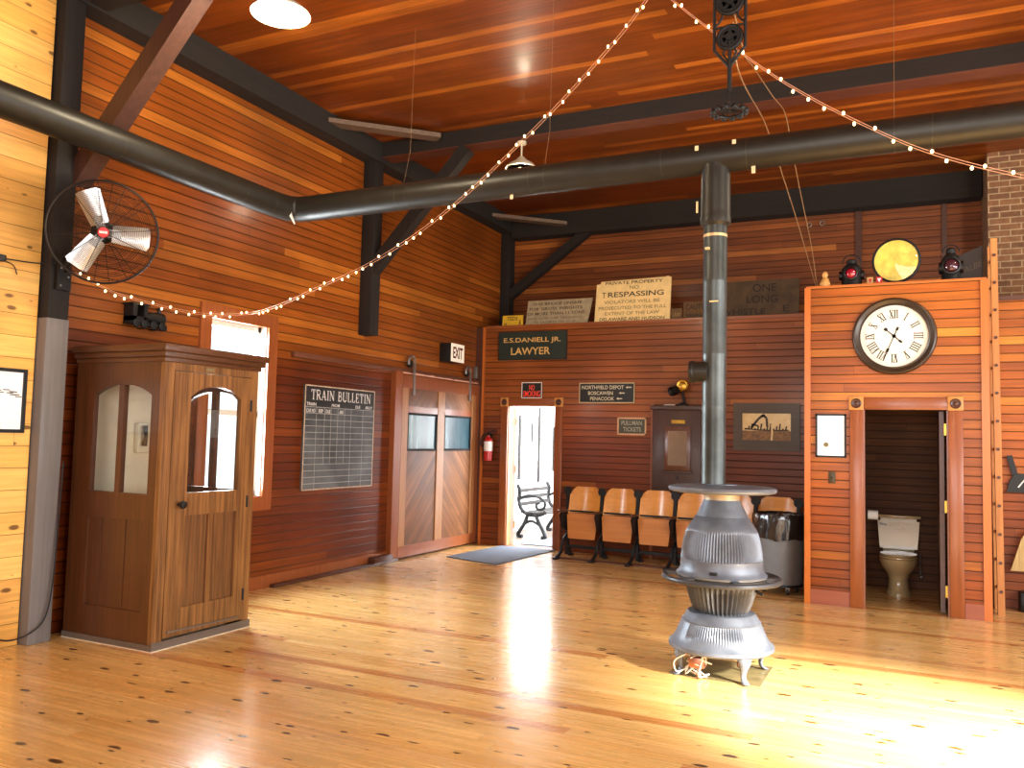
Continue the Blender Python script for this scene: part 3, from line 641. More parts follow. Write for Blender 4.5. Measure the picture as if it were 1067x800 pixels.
# ------------------------------------------------------------------ framed picture and cords by the pine wall
fp = thing('framed_print', 'black framed white print hanging on the knotty pine wall', 'picture', (PX, 3.5, 1.5))
obj('frame', MB().box(PX, PX+.025, 3.25, 3.27, 1.505, 1.96).box(PX, PX+.025, 3.87, 3.895, 1.505, 1.96).box(PX, PX+.025, 3.27, 3.87, 1.505, 1.53).box(PX, PX+.025, 3.27, 3.87, 1.935, 1.96), M['black'], fp)
obj('sheet', MB().box(PX, PX+.012, 3.27, 3.87, 1.53, 1.935), M['paper'], fp)
k = MB()
for i in range(9):
    y = 3.72+random.uniform(-.06, .1); z = 1.80+random.uniform(-.05, .02); quad(k, (PX+.0135, 0, 0), (0,1,0), (0,0,1), y, y+.05, z, z+.008)
obj('drawing', k, plain('grey ink', (110,108,104), .6), fp)
cu = [(-5.64, 4.13, .80), (-5.63, 4.11, .45), (-5.63, 4.07, .2), (-5.64, 3.98, .10), (-5.68, 3.85, .06), (-5.70, 3.70, .10), (-5.74, 3.4, .14)]
def smooth_path(p, n=6):
    out = []; p = [Vector(x) for x in p]
    for i in range(len(p)-1):
        a, b, c, d_ = p[max(i-1, 0)], p[i], p[i+1], p[min(i+2, len(p)-1)]
        for k_ in range(n):
            t = k_/n; out.append(.5*((2*b)+(c-a)*t+(2*a-5*b+4*c-d_)*t*t+(3*b-a-3*c+d_)*t**3))
    return out+[p[-1]]
tag(obj('power_cord', MB().tube(smooth_path([(-5.64, 4.145, 1.3)]+cu), .006, 6), M['rubber']), 'black cord hanging down the grey post base to the floor', 'cord')
fc = thing('fan_cord', 'black cord with plug running along the pine wall beside the fan', 'cord', (PX, 3.7, 2.7))
obj('cable', MB().tube(smooth_path([(PX+.012, 3.4, 2.70), (PX+.012, 3.66, 2.725), (PX+.015, 3.85, 2.735), (PX+.03, 3.95, 2.745), (-5.64, 4.0, 2.75)]), .005, 6), M['rubber'], fc)
obj('plug', MB().box(PX+.003, PX+.04, 3.63, 3.68, 2.70, 2.75, .01), M['rubber'], fc)
obj('loose_end', MB().tube(smooth_path([(PX+.02, 3.66, 2.71), (PX+.02, 3.74, 2.69), (PX+.02, 3.77, 2.63)]), .004, 6), M['rubber'], fc)

# ------------------------------------------------------------------ wall fan
FC = Vector((-5.30, 4.105, 2.975)); CAM = Vector((0, 0, 1.55))
fn = (CAM-FC).normalized(); fx = Vector((0,0,1)).cross(fn).normalized(); fy = fn.cross(fx)
FR = Matrix((fx, fy, fn)).transposed()
fan = thing('wall_fan', 'large round black wall fan with three silver blades on the timber post', 'fan', FC, local=True, rot=FR.to_euler())
Rf = .368
k = MB()
k.torus((0,0,.0), Rf, .0085, seg=72, sub=8); 
def dome_h(r): return .004+.088*(1-r**2.2)
for i in range(28):
    r = .12+.86*i/27; k.torus((0, 0, dome_h(r)), Rf*r, .0012, seg=64, sub=4)
for i in range(20):
    r = .22+.74*i/19; k.torus((0, 0, -dome_h(r)), Rf*r, .0015, seg=56, sub=4)
for sgn, n in ((1, 12), (-1, 10)):
    for i in range(n):
        a = 2*PI*(i+.3)/n; c, s_ = math.cos(a), math.sin(a)
        k.tube([(Rf*r*c, Rf*r*s_, sgn*(dome_h(r)+.002)) for r in (1, .85, .6, .35, .1)], .0024, 5, False)
obj('cage', k, M['cage'], fan)
obj('badge', MB().lathe([(.038,.085),(.038,.098),(.034,.102),(0,.103)], (0,0,0), 28), M['red'], fan)
k = MB()
for i in range(5): quad(k, (0,0,.1045), (1,0,0), (0,1,0), -.026+.011*i, -.018+.011*i, -.007, .008)
obj('badge_lettering', k, M['whitepaint'], fan)
for i, ang in enumerate((113, -3, 237)):
    a = math.radians(ang); b = MB(); Rz = Matrix.Rotation(a, 3, 'Z')
    N, T = 10, 6; vs = []; fs = []
    for p in range(N+1):
        t = p/N; r = .06+.265*t; wl = .062+.026*t; 
        for q in range(T+1):
            s_ = q/T*2-1; tw = .34*(1-t*.5)
            cr_ = (.96 if abs(s_) < 1 else .9) if p == N else 1
            vs.append(Rz @ Vector((r*cr_ if p == N else r, wl*s_, .02-s_*wl*tw+.02*(1-s_*s_))))
    for p in range(N):
        for q in range(T): fs.append((p*(T+1)+q, p*(T+1)+q+1, (p+1)*(T+1)+q+1, (p+1)*(T+1)+q))
    b.add(vs, fs)
    bl = obj('blade', b, M['alu'], fan, 1.2)
    obj('blade_arm', MB().beam(Rz @ Vector((.02, 0, .03)), Rz @ Vector((.12, 0, .05)), .06, .006, Rz @ Vector((0,0,1))), M['steel'], bl)
obj('motor', MB().lathe([(0,-.24),(.07,-.23),(.085,-.20),(.085,-.05),(.06,-.03),(.035,.03),(.035,.05),(0,.05)], (0,0,0), 28), M['black'], fan)
inv = FR.transposed(); loc = lambda p: inv @ (Vector(p)-FC)
k = MB(); k.tube([loc((-5.655, 4.05, 2.70)), loc((-5.58, 4.06, 2.78)), Vector((0, -.03, -.20))], [.03, .03, .03], 10)
obj('arm', k, M['black'], fan)
k = MB(); b = [loc(p) for p in ((-5.654, 4.0, 2.56), (-5.654, 4.11, 2.56), (-5.654, 4.11, 2.83), (-5.654, 4.0, 2.83))]; n_ = inv @ Vector((1,0,0))
k.add(b+[p+n_*.03 for p in b], [(0,1,2,3),(4,5,6,7),(0,1,5,4),(1,2,6,5),(2,3,7,6),(3,0,4,7)])
wp = obj('wall_plate', k, M['black'], fan)
k = MB()
for y, z in ((4.025, 2.59), (4.085, 2.66), (4.025, 2.72), (4.085, 2.80)): k.ball(loc((-5.622, y, z)), .009, u=8, v=6)
obj('bolt', k, M['steel'], wp)

# ------------------------------------------------------------------ pot-bellied stove
SX, SY = -1.185, 5.86
sv = thing('pot_belly_stove', 'grey cast iron pot-bellied stove standing in the middle of the floor', 'stove', (SX, SY, 0))
def rib_all(n, p=1.0):
    return lambda t: .5-.5*math.cos(n*t)
obj('base_skirt', MB().lathe([(.20,.16),(.335,.165),(.352,.178),(.350,.20),(.33,.215),(.315,.235)]+[(.305,.25),(.29,.285,.010),(.276,.318,.010),(.262,.345),(.265,.352),(.252,.362),(.235,.395),(.222,.408),(.18,.41)], (SX, SY, 0), 416,
    rib=lambda t: (.5-.5*math.cos(104*t))*(1 if math.radians(232) < t < math.radians(312) else 0)), M['iron'], sv)
for a in (-50, -138, 39, 130):
    r = math.radians(a); c, s_ = math.cos(r), math.sin(r)
    prof = [(.285, .205, .062), (.305, .165, .056), (.315, .13, .042), (.306, .09, .026), (.298, .055, .019), (.305, .03, .021), (.33, .012, .026), (.345, .006, .02)]
    k = MB(); vs = []; fs = []; sg = 12
    for i, (rr, z, w) in enumerate(prof):
        for j in range(sg):
            t = 2*PI*j/sg; du, dv = w*math.cos(t), w*.62*math.sin(t)
            rad = rr+dv; zz = max(z + (dv*.3 if i > 5 else 0), 0.0 if i else z)
            vs.append((SX+rad*c-du*s_, SY+rad*s_+du*c, zz))
    for i in range(len(prof)-1):
        for j in range(sg): l = (j+1) % sg; fs.append((i*sg+j, i*sg+l, (i+1)*sg+l, (i+1)*sg+j))
    fs.append(tuple(range(sg))); fs.append(tuple((len(prof)-1)*sg+j for j in range(sg)))
    obj('leg', k.add(vs, fs), M['iron'], sv, 1.2)
obj('fire_pot', MB().lathe([(.175,.395),(.182,.405,.0),(.19,.42,.016),(.212,.48,.018),(.232,.55,.018),(.242,.585,.014),(.245,.60,.0),(.25,.64)], (SX, SY, 0), 252, rib=rib_all(42)), M['irond'], sv)
obj('foot_rail', MB().torus((SX, SY, .635), .385, .019, seg=72, sub=12).lathe([(.25,.63),(.255,.642),(.30,.645),(.30,.63)], (SX, SY, 0), 64), M['irond'], sv)
k = MB()
for a in (-118, -62, 5, 65, 125, 185):
    r = math.radians(a); k.beam((SX+.27*math.cos(r), SY+.27*math.sin(r), .645), (SX+.385*math.cos(r), SY+.385*math.sin(r), .645), .05, .022)
obj('rail_bracket', k, M['irond'], sv)
obj('dome', MB().lathe([(.255,.645),(.30,.65),(.305,.665),(.29,.68),(.278,.70),(.274,.755),(.276,.765),(.274,.772,.010),(.268,.83,.010),(.258,.885,.010),(.243,.945,.010),(.236,.958),(.225,.98),(.219,.984),(.205,1.01),(.198,1.014),(.18,1.05),(.173,1.054),(.152,1.10),(.135,1.13),(.122,1.165)], (SX, SY, 0), 336, rib=rib_all(84)), M['iron'], sv)
obj('neck', MB().lathe([(.122,1.162),(.118,1.18),(.128,1.205),(.165,1.222)], (SX, SY, 0), 56), plain('buff iron neck', (176,156,124), .45, .4), sv, label='buff coloured neck')
obj('top_plate', MB().lathe([(.12,1.215),(.33,1.215),(.358,1.224),(.366,1.238),(.358,1.252),(.33,1.258),(.13,1.262),(.10,1.268),(.10,1.272)], (SX, SY, 0), 72), M['iron'], sv)
obj('door_latch', MB().box(SX-.02, SX+.03, SY-.292, SY-.272, .685, .705, .004).tube([(SX+.26, SY-.20, .60), (SX+.31, SY-.22, .58)], .01, 8), M['castiron'], sv)
tag(obj('hearth_plate', MB().box(SX-.30, SX+.30, SY-.24, SY+.30, 0, .004), M['plate']), 'thin olive metal sheet on the floor beneath the stove', 'sheet')
gv = thing('gas_valve', 'tangle of pale wires and copper fittings on the floor under the stove', 'valve', (SX-.10, SY-.20, .004))
obj('body', MB().box(SX-.16, SX-.05, SY-.27, SY-.17, .07, .14, .012).tube([(SX-.1, SY-.22, .07), (SX-.1, SY-.22, .004)], .018, 10), plain('copper fitting', (176,120,96), .35, .8), gv)
k = MB(); rr_ = random.Random(3)
for i in range(7):
    pts = [(SX-.10+rr_.uniform(-.09,.09), SY-.25+rr_.uniform(-.05,.05), rr_.uniform(.012,.16)) for _ in range(4)]; k.tube(smooth_path(pts, 5), .005, 6)
k.tube(smooth_path([(SX-.18, SY-.26, .15), (SX-.25, SY-.27, .10), (SX-.24, SY-.25, .03), (SX-.18, SY-.22, .05)]), .005, 6)
obj('wires', k, plain('pale wire', (226,216,200), .5), gv)
obj('pipe', MB().tube([(SX+.10, SY+.1, .16), (SX+.10, SY+.1, .03), (SX+.14, SY+.08, .012)], .011, 8), plain('copper pipe', (150,92,62), .35, .8), gv)

# stovepipe with damper stub
sp = thing('stove_pipe', 'tall galvanised stovepipe rising from the stove to the duct', 'pipe', (SX-.06, SY, 1.27))
px = SX-.06
k = MB(); k.lathe([(.082,1.272),(.082,1.79),(.084,1.80),(.082,1.81),(.082,2.16),(.0845,2.17),(.082,2.18),(.082,2.68),(.084,2.69),(.082,2.70),(.082,3.10)], (px, SY, 0), 40)
obj('flue', k, M['pipe'], sp)
k = MB(); RYn = Matrix.Rotation(-PI/2, 3, 'Y')
k.lathe([(.072,.0),(.072,.10),(.078,.105),(.078,.13),(.0,.13)], (px-.03, SY-.03, 2.05), 28, RYn @ Matrix.Identity(3)); obj('damper', k, M['duct'], sp, label='black draught stub')
obj('tape_band', MB().lathe([(.0835,3.0),(.0835,3.02)], (px, SY, 0), 40), plain('foil tape', (206,176,128), .4, .4), sp)
obj('boot', MB().lathe([(.086,3.08),(.106,3.10),(.108,3.14),(.104,3.155),(.104,3.20),(.100,3.45),(.10,3.52)], (px, SY, 0), 40), M['duct'], sp, label='black boot joining the duct')
k = MB(); k.box(px-.118, px-.106, SY-.09, SY-.08, 3.17, 3.25).box(px-.05, px-.02, SY-.105, SY-.083, 2.9, 2.915).box(px-.02, px+.04, SY-.086, SY-.083, 2.53, 2.54)
obj('tab', k, plain('paper tab', (222,196,140), .6), sp)

# overhead black duct, elbow at the corner
du = thing('overhead_duct', 'long black round duct hung across the room with a mitred corner', 'duct', (-3.0, SY, 3.57))
cornr = Vector((-5.08, SY, 3.57)); R_ = .112
k = MB(); k.tube([(-5.08, -3.4, 3.57), (-5.08, 5.62, 3.57), (-5.055, 5.78, 3.57), (-4.98, 5.85, 3.57), (-4.82, SY, 3.57), (1.0, SY, 3.585), (4.13, SY, 3.60)], R_, 40)
obj('pipe_run', k, M['duct'], du, 0.5)
RYx = Matrix.Rotation(PI/2, 3, 'Y'); RXx = Matrix.Rotation(PI/2, 3, 'X')
seam = plain('duct seam', (78,72,58), .35, .5)
def duct_z(x): return 3.57 if x < -4.82 else (3.57+.015*(x+4.82)/5.82 if x < 1 else 3.585)
for x in (-3.90, -3.80, -2.67, -2.54, -1.62, -1.02, -.09, .13): obj('seam_ring', MB().torus((x, SY, duct_z(x)), R_-.001, .0022, RYx, 40, 6), seam, du)
for y in (4.0, 5.2, 5.55): obj('seam_ring', MB().torus((-5.08, y, 3.57), R_-.001, .0022, RXx, 40, 6), seam, du)
for x in (-3.81, -2.53, -.09):
    k = MB(); k.tube([(x, SY-.10, 3.66), (x, SY-.02, 3.95), (x, SY, ZC-.001)], .0013, 5); obj('hanger_wire', k, M['wire'], du)
tabm = plain('pale paper tab', (230,206,160), .6)
for x, y, z, hh in ((-1.36, -.107, 3.645, .035), (-1.10, -.107, 3.655, .03), (-.98, -.035, 3.485, .06), (-2.84, -.035, 3.48, .045)): obj('paper_tab', MB().box(x-.012, x+.014, SY+y-.004, SY+y, z-hh, z), tabm, du)
tag(obj('rag_strip', MB().add([(-5.00, 5.735, 3.56), (-4.97, 5.735, 3.57), (-4.965, 5.73, 3.50), (-4.92, 5.73, 3.40), (-4.935, 5.73, 3.40), (-4.99, 5.73, 3.48)], [(0,1,2,5),(5,2,3,4)]), M['paper']), 'torn white tape strip dangling from the duct corner', 'tape')

# ------------------------------------------------------------------ row of folding theatre seats
N_S = 6; SP = .494; sx0 = -4.165
rs = thing('folding_seat_row', 'row of six honey plywood folding theatre seats on black iron stands', 'seats', (-2.7, 10.42, 0), local=True, rot=(0, 0, -.045))
ox = sx0+2.7   # local x of first standard
for i in range(N_S+1):
    x = ox+SP*i; k = MB()
    k.box(x-.018, x+.018, -.02, .03, .03, .84)                      # upright
    k.lathe([(0,-.012),(.055,-.012),(.058,0),(.055,.012),(0,.012)], (x, .0, .875), 20, Matrix.Rotation(PI/2, 3, 'X'))
    k.tube(smooth_path([(x, .0, .30), (x, -.12, .22), (x, -.20, .08), (x, -.34, .02)]), .022, 8)
    k.tube(smooth_path([(x, .0, .22), (x, .08, .12), (x, .13, .02)]), .02, 8)
    k.box(x-.03, x+.03, -.39, -.27, .0, .028, .006); k.box(x-.025, x+.025, .09, .18, .0, .022, .005)
    k.prism([(-.02,.58),(-.20,.60),(-.24,.56),(-.16,.40),(-.02,.34)], (x-.012, 0, 0), (0,1,0), (0,0,1), (1,0,0), .024)
    sd_ = obj('standard', k, M['castiron'], rs)
    obj('armrest', MB().box(x-.026, x+.026, -.27, .0, .60, .628, .008), M['darktrim'], sd_)
for i in range(N_S):
    xa = ox+SP*i+.028; xb = ox+SP*(i+1)-.028; w = xb-xa
    # curved back: shoulders cut away at the top corners
    k = MB(); vs = []; fs = []; Nx, Nz = 16, 8
    for th in (0, .012):
        for a in range(Nx+1):
            t = a/Nx; e = abs(2*t-1); top = .93-(.075*max(0, (e-.72)/.28)**.6 if e > .72 else 0)
            for b in range(Nz+1):
                z = .585+(top-.585)*b/Nz; ins = .0
                vs.append((xa+w*t, -.045+.055*(1-e*e)+.07*(b/Nz)+th, z))
    st_ = (Nx+1)*(Nz+1)
    for a in range(Nx):
        for b in range(Nz):
            q = (a*(Nz+1)+b, (a+1)*(Nz+1)+b, (a+1)*(Nz+1)+b+1, a*(Nz+1)+b+1); fs.append(q); fs.append(tuple(v+st_ for v in q)[::-1])
    for a in range(Nx):
        for b in (0, Nz): fs.append((a*(Nz+1)+b, (a+1)*(Nz+1)+b, (a+1)*(Nz+1)+b+st_, a*(Nz+1)+b+st_))
    for b in range(Nz):
        for a in (0, Nx): fs.append((a*(Nz+1)+b, a*(Nz+1)+b+1, a*(Nz+1)+b+1+st_, a*(Nz+1)+b+st_))
    k.add(vs, fs); obj('seat_back', k, M['seatply'], rs, 0.8)
    # tipped-up seat pan
    k = MB(); k.prism([(xa+.03,.27),(xa+.035,.255),(xb-.035,.255),(xb-.03,.27),(xb-.002,.56),(xb-.02,.585),(xa+.02,.585),(xa+.002,.56)], (0,-.10,0), (1,0,0), (0,.06,1), (0,-1,0), .018)
    obj('seat_pan', k, M['seatply2'], rs)
    obj('cross_rail', MB().box(xa-.02, xb+.02, -.035, .0, .60, .62), M['castiron'], rs); obj('lower_rail', MB().box(xa, xb, -.01, .02, .12, .16), M['castiron'], rs)
k = MB()
k.box(ox-.02, ox+SP*N_S+.02, -.26, -.22, .0, .022); obj('floor_rail', k, M['darktrim'], rs)

# ------------------------------------------------------------------ litter bin
BX, BYc = -1.262, 9.32
bn = thing('trash_bin', 'round grey rubbish bin with black liner bag on casters beside the closet', 'bin', (BX, BYc, 0))
obj('barrel', MB().lathe([(.18,.10),(.215,.10),(.225,.13),(.262,.76),(.27,.77),(.275,.79),(.27,.80),(.25,.80),(.20,.14),(0,.14)], (BX, BYc, 0), 48), M['bin'], bn)
vs = []; fs = []; rg = random.Random(5); sg = 64; prof = [(.19,.64),(.252,.80),(.272,.828),(.284,.81),(.286,.76),(.285,.70),(.282,.62),(.28,.57)]
jit = [[rg.uniform(-.006, .006) for _ in range(sg)] for _ in prof]
for i, (r, z) in enumerate(prof):
    for j in range(sg):
        t = 2*PI*j/sg; wv = .007*math.sin(9*t+i*.9)+.005*math.sin(17*t+1+i*.4)
        rr = r+(wv+jit[i][j]*.5)*(1 if i > 1 else .5); vs.append((BX+rr*math.cos(t), BYc+rr*math.sin(t), z+(.008*math.sin(5*t)+.006*math.sin(13*t)+jit[i][j] if i > 5 else jit[i][j]*.6)))
for i in range(len(prof)-1):
    for j in range(sg): l = (j+1) % sg; fs.append((i*sg+j, i*sg+l, (i+1)*sg+l, (i+1)*sg+j))
obj('liner_bag', MB().add(vs, fs), M['bag'], bn, 1.2)
obj('dolly', MB().lathe([(.20,.075),(.23,.08),(.23,.10),(.18,.105)], (BX, BYc, 0), 36), M['black'], bn)
for a in (-60, 30, 120, 210):
    c = (BX+.18*math.cos(math.radians(a)), BYc+.18*math.sin(math.radians(a)))
    w = obj('caster', MB().box(c[0]-.02, c[0]+.02, c[1]-.006, c[1]+.006, .04, .078), M['steel'], bn)
    obj('wheel', MB().lathe([(.028,-.012),(.03,0),(.028,.012)], (c[0], c[1], .03), 18, RYx), M['rubber'], w)

# ------------------------------------------------------------------ mats
def slab(pts, z): return MB().prism(pts, (0,0,0), (1,0,0), (0,1,0), (0,0,1), z)
tag(obj('door_mat', slab([(-5.44, 9.50), (-4.60, 9.24), (-4.50, 10.90), (-5.34, 10.905)], .012), M['mat']), 'blue grey floor mat lying in front of the bright doorway', 'mat')
tag(obj('door_mat', slab([(-5.2, 11.25), (-4.2, 11.25), (-4.2, 12.6), (-5.05, 12.6)], .012), M['mat']), 'grey mat on the floor beyond the doorway before the iron bench', 'mat')

# ------------------------------------------------------------------ iron bench beyond the doorway
bk = thing('iron_bench', 'black scrolled cast iron bench seen through the bright doorway', 'bench', (-5.4, 12.5, 0))
def bench_end(y):
    k = MB(); P = lambda l: [(x, y, z) for x, z in l]
    k.tube(smooth_path(P([(-5.62,.80),(-5.585,.74),(-5.60,.60),(-5.56,.46),(-5.46,.38),(-5.30,.36),(-5.17,.40),(-5.14,.44)])), .032, 8)   # back post sweeping into the seat rail
    k.tube(smooth_path(P([(-5.60,.60),(-5.45,.66),(-5.28,.65),(-5.16,.58),(-5.17,.48),(-5.27,.46),(-5.30,.53),(-5.24,.56)])), .024, 8)     # scrolled arm
    k.tube(smooth_path(P([(-5.44,.37),(-5.50,.22),(-5.58,.10),(-5.60,.03),(-5.53,.02)])), .032, 8)
    k.tube(smooth_path(P([(-5.30,.35),(-5.24,.24),(-5.17,.12),(-5.14,.03),(-5.20,.02)])), .032, 8)
    k.tube(smooth_path(P([(-5.52,.2),(-5.38,.27),(-5.22,.2)])), .022, 8)
    k.ball((-5.62, y, .81), .03, u=10, v=8)
    return k
obj('end_frame', bench_end(12.02), M['castiron'], bk); obj('end_frame', bench_end(13.2), M['castiron'], bk)
for x, z in ((-5.60,.73), (-5.60,.62), (-5.58,.52)): obj('back_slat', MB().box(x-.012, x+.012, 11.98, 13.25, z-.03, z+.03, .004), M['timber'], bk)
for x in (-5.50, -5.38, -5.26, -5.16): obj('seat_slat', MB().box(x-.045, x+.045, 11.98, 13.25, .385, .405, .004), M['timber'], bk)

# ------------------------------------------------------------------ fire extinguisher
fe = thing('fire_extinguisher', 'red fire extinguisher with white label on the partition beside the doorway', 'extinguisher', (-5.59, YB-.08, 1.2))
ex0, ey0 = -5.575, YB-.085
obj('cylinder', MB().lathe([(.05,1.22),(.062,1.225),(.064,1.24),(.064,1.50),(.055,1.54),(.03,1.565),(.024,1.57),(.024,1.59)], (ex0, ey0, 0), 32), M['red'], fe)
obj('label', MB().lathe([(.0648,1.36),(.0648,1.50)], (ex0, ey0, 0), 32), M['paper'], fe, label='white label band')
obj('valve', MB().box(ex0-.02, ex0+.02, ey0-.02, ey0+.02, 1.585, 1.62, .004).beam((ex0-.01, ey0, 1.62), (ex0+.12, ey0, 1.67), .02, .012).beam((ex0-.01, ey0, 1.61), (ex0+.10, ey0, 1.60), .02, .01), M['black'], fe)
obj('hose', MB().tube(smooth_path([(ex0-.02, ey0, 1.61), (ex0-.09, ey0-.01, 1.58), (ex0-.11, ey0-.02, 1.48), (ex0-.095, ey0-.02, 1.42)]), .012, 8), M['rubber'], fe)
obj('hanger', MB().box(ex0-.02, ex0+.02, ey0+.064, YB-.001, 1.46, 1.60), M['black'], fe)

# ------------------------------------------------------------------ signs on the partition
def flat_sign(name, label, x0, x1, z0, z1, board, border, lines, ink, y=YB, th=.02, bw=.012, cat='sign'):
    s = thing(name, label, cat, ((x0+x1)/2, y, z0))
    obj('board', MB().box(x0, x1, y-th, y-.0005, z0, z1), board, s)
    if border:
        k = MB(); yy = y-th-.003
        k.box(x0, x1, yy, y-th, z1-bw, z1).box(x0, x1, yy, y-th, z0, z0+bw).box(x0, x0+bw, yy, y-th, z0, z1).box(x1-bw, x1, yy, y-th, z0, z1); obj('border', k, border, s)
    k = MB()
    for t, a, b, w, h in lines:
        if t == '<-':
            o = (x0+a, y-th-.002, z0+b); k.add([(o[0], o[1], o[2]+h/2), (o[0]+h*.9, o[1], o[2]), (o[0]+h*.9, o[1], o[2]+h)], [(0,1,2)]); k.add([(o[0]+h*.8, o[1], o[2]+h*.3), (o[0]+w, o[1], o[2]+h*.3), (o[0]+w, o[1], o[2]+h*.7), (o[0]+h*.8, o[1], o[2]+h*.7)], [(0,1,2,3)])
        else: text(k, t, (x0+a, y-th-.002, z0+b), (1,0,0), (0,0,1), w, h)
    obj('lettering', k, ink, s)
    return s
gold = plain('gold leaf paint', (226,182,104), .5, var=.1); ltgrn = plain('dark green board', (30,44,36), .45, var=.15)
flat_sign('lawyer_sign', 'dark green board reading E.S. DANIELL JR. LAWYER high on the partition', -5.474, -4.40, 2.69, 3.10, ltgrn, M['blackpaint'],
          [('E.S.DANIELL JR.', .085, .235, .90, .088), ('LAWYER', .205, .075, .62, .105)], gold, th=.035)
flat_sign('no_smoking_sign', 'black NO SMOKING sign with red letters above the doorway', -5.09, -4.77, 2.135, 2.365, M['blackpaint'], M['paper'],
          [('NO', .12, .115, .085, .075), ('SMOKING', .025, .022, .27, .085)], plain('glowing red sign letters', (238,66,44), .5, **{'Emission Color': rgba((238,60,40)), 'Emission Strength': .25}), bw=.01)  # slight emission brightens the red letters, they are not a lamp
flat_sign('destination_sign', 'black board listing NORTHFIELD DEPOT, BOSCAWEN and PENACOOK with arrows', -4.20, -3.395, 2.07, 2.35, M['blackpaint'], plain('tan sign edge', (196,176,130), .5),
          [('NORTHFIELD DEPOT', .04, .190, .61, .052), ('<-', .675, .198, .085, .035), ('BOSCAWEN', .135, .112, .36, .050), ('<-', .58, .12, .085, .034), ('PENACOOK', .165, .035, .35, .050), ('<-', .545, .043, .085, .034)], plain('pale sign letters', (214,206,176), .5))
flat_sign('pullman_sign', 'small dark PULLMAN TICKETS sign in a pale frame left of the brown cabinet', -3.635, -3.225, 1.635, 1.875, plain('olive sign', (68,68,52), .5, var=.15), plain('pinkish frame', (214,166,122), .5),
          [('PULLMAN', .06, .135, .29, .06), ('TICKETS', .085, .05, .25, .058)], plain('grey sign letters', (166,164,140), .5), bw=.022)

# signs standing on the partition ledge, leaning back
def lean_sign(name, label, x0, x1, h, y, tilt, board, lines, ink, skew=0.0, z=3.206, notch=None, extra=None, rot=0.0):
    s = thing(name, label, 'sign', ((x0+x1)/2, y, z), local=True, rot=(-tilt, rot, 0)); w = x1-x0
    poly = [(-w/2, 0), (w/2, 0), (w/2+skew, h), (-w/2+skew*.3, h)]
    if notch: poly = [(-w/2, 0), (w/2, 0), (w/2, h*.97), (w/2-.05, h), (w/2-.08, h*.985), (-w/2+.07, h*.95), (-w/2+.07, h*.90), (-w/2+.01, h*.885)]
    obj('board', MB().prism(poly, (0, .018, 0), (1,0,0), (0,0,1), (0,-1,0), .018), board, s)
    k = MB()
    for t, a, b, w_, h_ in lines: text(k, t, (-w/2+a*w, -.0015, b*h), (1,0,0), (0,0,1), w_*w, h_*h)
    if lines: obj('lettering', k, ink, s)
    return s
ink = plain('faded sign ink', (70,54,34), .7, var=.4, nscale=25); inkf = plain('very faded sign ink', (150,124,80), .7, var=.3, nscale=25)
lean_sign('yellow_sign', 'small yellow and black sign at the left end of the partition ledge', -5.46, -5.13, .155, 10.99, .10, plain('yellow sign', (222,180,46), .5, var=.12), [('TEDS', .22, .50, .52, .36), ('A', .80, .06, .14, .5), ('B', .10, .0, .13, .26)], M['blackpaint'])
sA = lean_sign('bridge_sign', 'grey weathered bridge weight sign leaning on the partition ledge', -5.09, -4.13, .365, 11.01, .12, plain('grey weathered sign', (164,150,118), .7, var=.2, nscale=14),
    [('THIS BRIDGE UNSAFE', .10, .80, .80, .11), ('FOR GROSS WEIGHTS', .05, .60, .86, .11), ('OF MORE THAN 11 TONS', .02, .39, .93, .12)], ink, skew=.06)
k = MB()
for t, a, b, w_, h_ in (('DRIVE SLOW OVER THIS BRIDGE', .04, .22, .86, .08), ('BY ORDER OF THE ROAD', .16, .06, .66, .08)): text(k, t, (-.48+a*.96, -.0015, b*.365), (1,0,0), (0,0,1), w_*.96, h_*.365)
obj('faded_lettering', k, plain('greyed ink', (112,98,74), .7, var=.3), sA)
sB = lean_sign('trespass_sign', 'large cream PRIVATE PROPERTY NO TRESPASSING sign leaning on the partition ledge', -4.02, -2.94, .615, 11.0, .10, plain('cream sign', (240,212,146), .6, var=.1, nscale=8),
    [('PRIVATE PROPERTY', .13, .865, .76, .075), ('T', .09, .56, .05, .13), ('RESPASSING', .17, .57, .74, .12), ('DELAWARE AND HUDSON', .07, .02, .86, .075)], ink, notch=True)
k = MB()
for t, a, b, w_, h_ in (('NO', .46, .74, .12, .09), ('VIOLATORS WILL BE', .12, .42, .74, .075), ('PROSECUTED TO THE FULL', .05, .28, .9, .075), ('EXTENT OF THE LAW', .14, .15, .72, .075)): text(k, t, (-.54+a*1.08, -.0015, b*.615), (1,0,0), (0,0,1), w_*1.08, h_*.615)
obj('faded_lettering', k, inkf, sB)
dk = plain('dark weathered board', (74,56,32), .65, var=.35, nscale=6); dki = plain('near black ink', (34,26,18), .7, var=.2); olive = plain('dim olive board', (96,68,32), .7, var=.25)
lean_sign('whistle_sign', 'dark weathered ONE LONG board leaning on the ledge between stovepipe and closet', -2.37, -1.28, .475, 11.02, .08, dk, [('ONE', .47, .68, .27, .22), ('LONG', .40, .37, .36, .21), ('WHISTLE', .10, .05, .52, .17), ('E', .82, .10, .07, .17)], dki)
lean_sign('caution_sign', 'dim CAUTION board partly behind the stovepipe on the ledge', -2.76, -2.385, .235, 11.0, .08, olive, [('CAUTION', .08, .52, .95, .32), ('RAILROAD', .10, .1, .8, .2)], dki)
lean_sign('faded_sign', 'small faded brown board on the ledge right of the cream sign', -2.925, -2.775, .15, 11.0, .06, olive, [('LAW', .15, .2, .7, .4)], inkf)

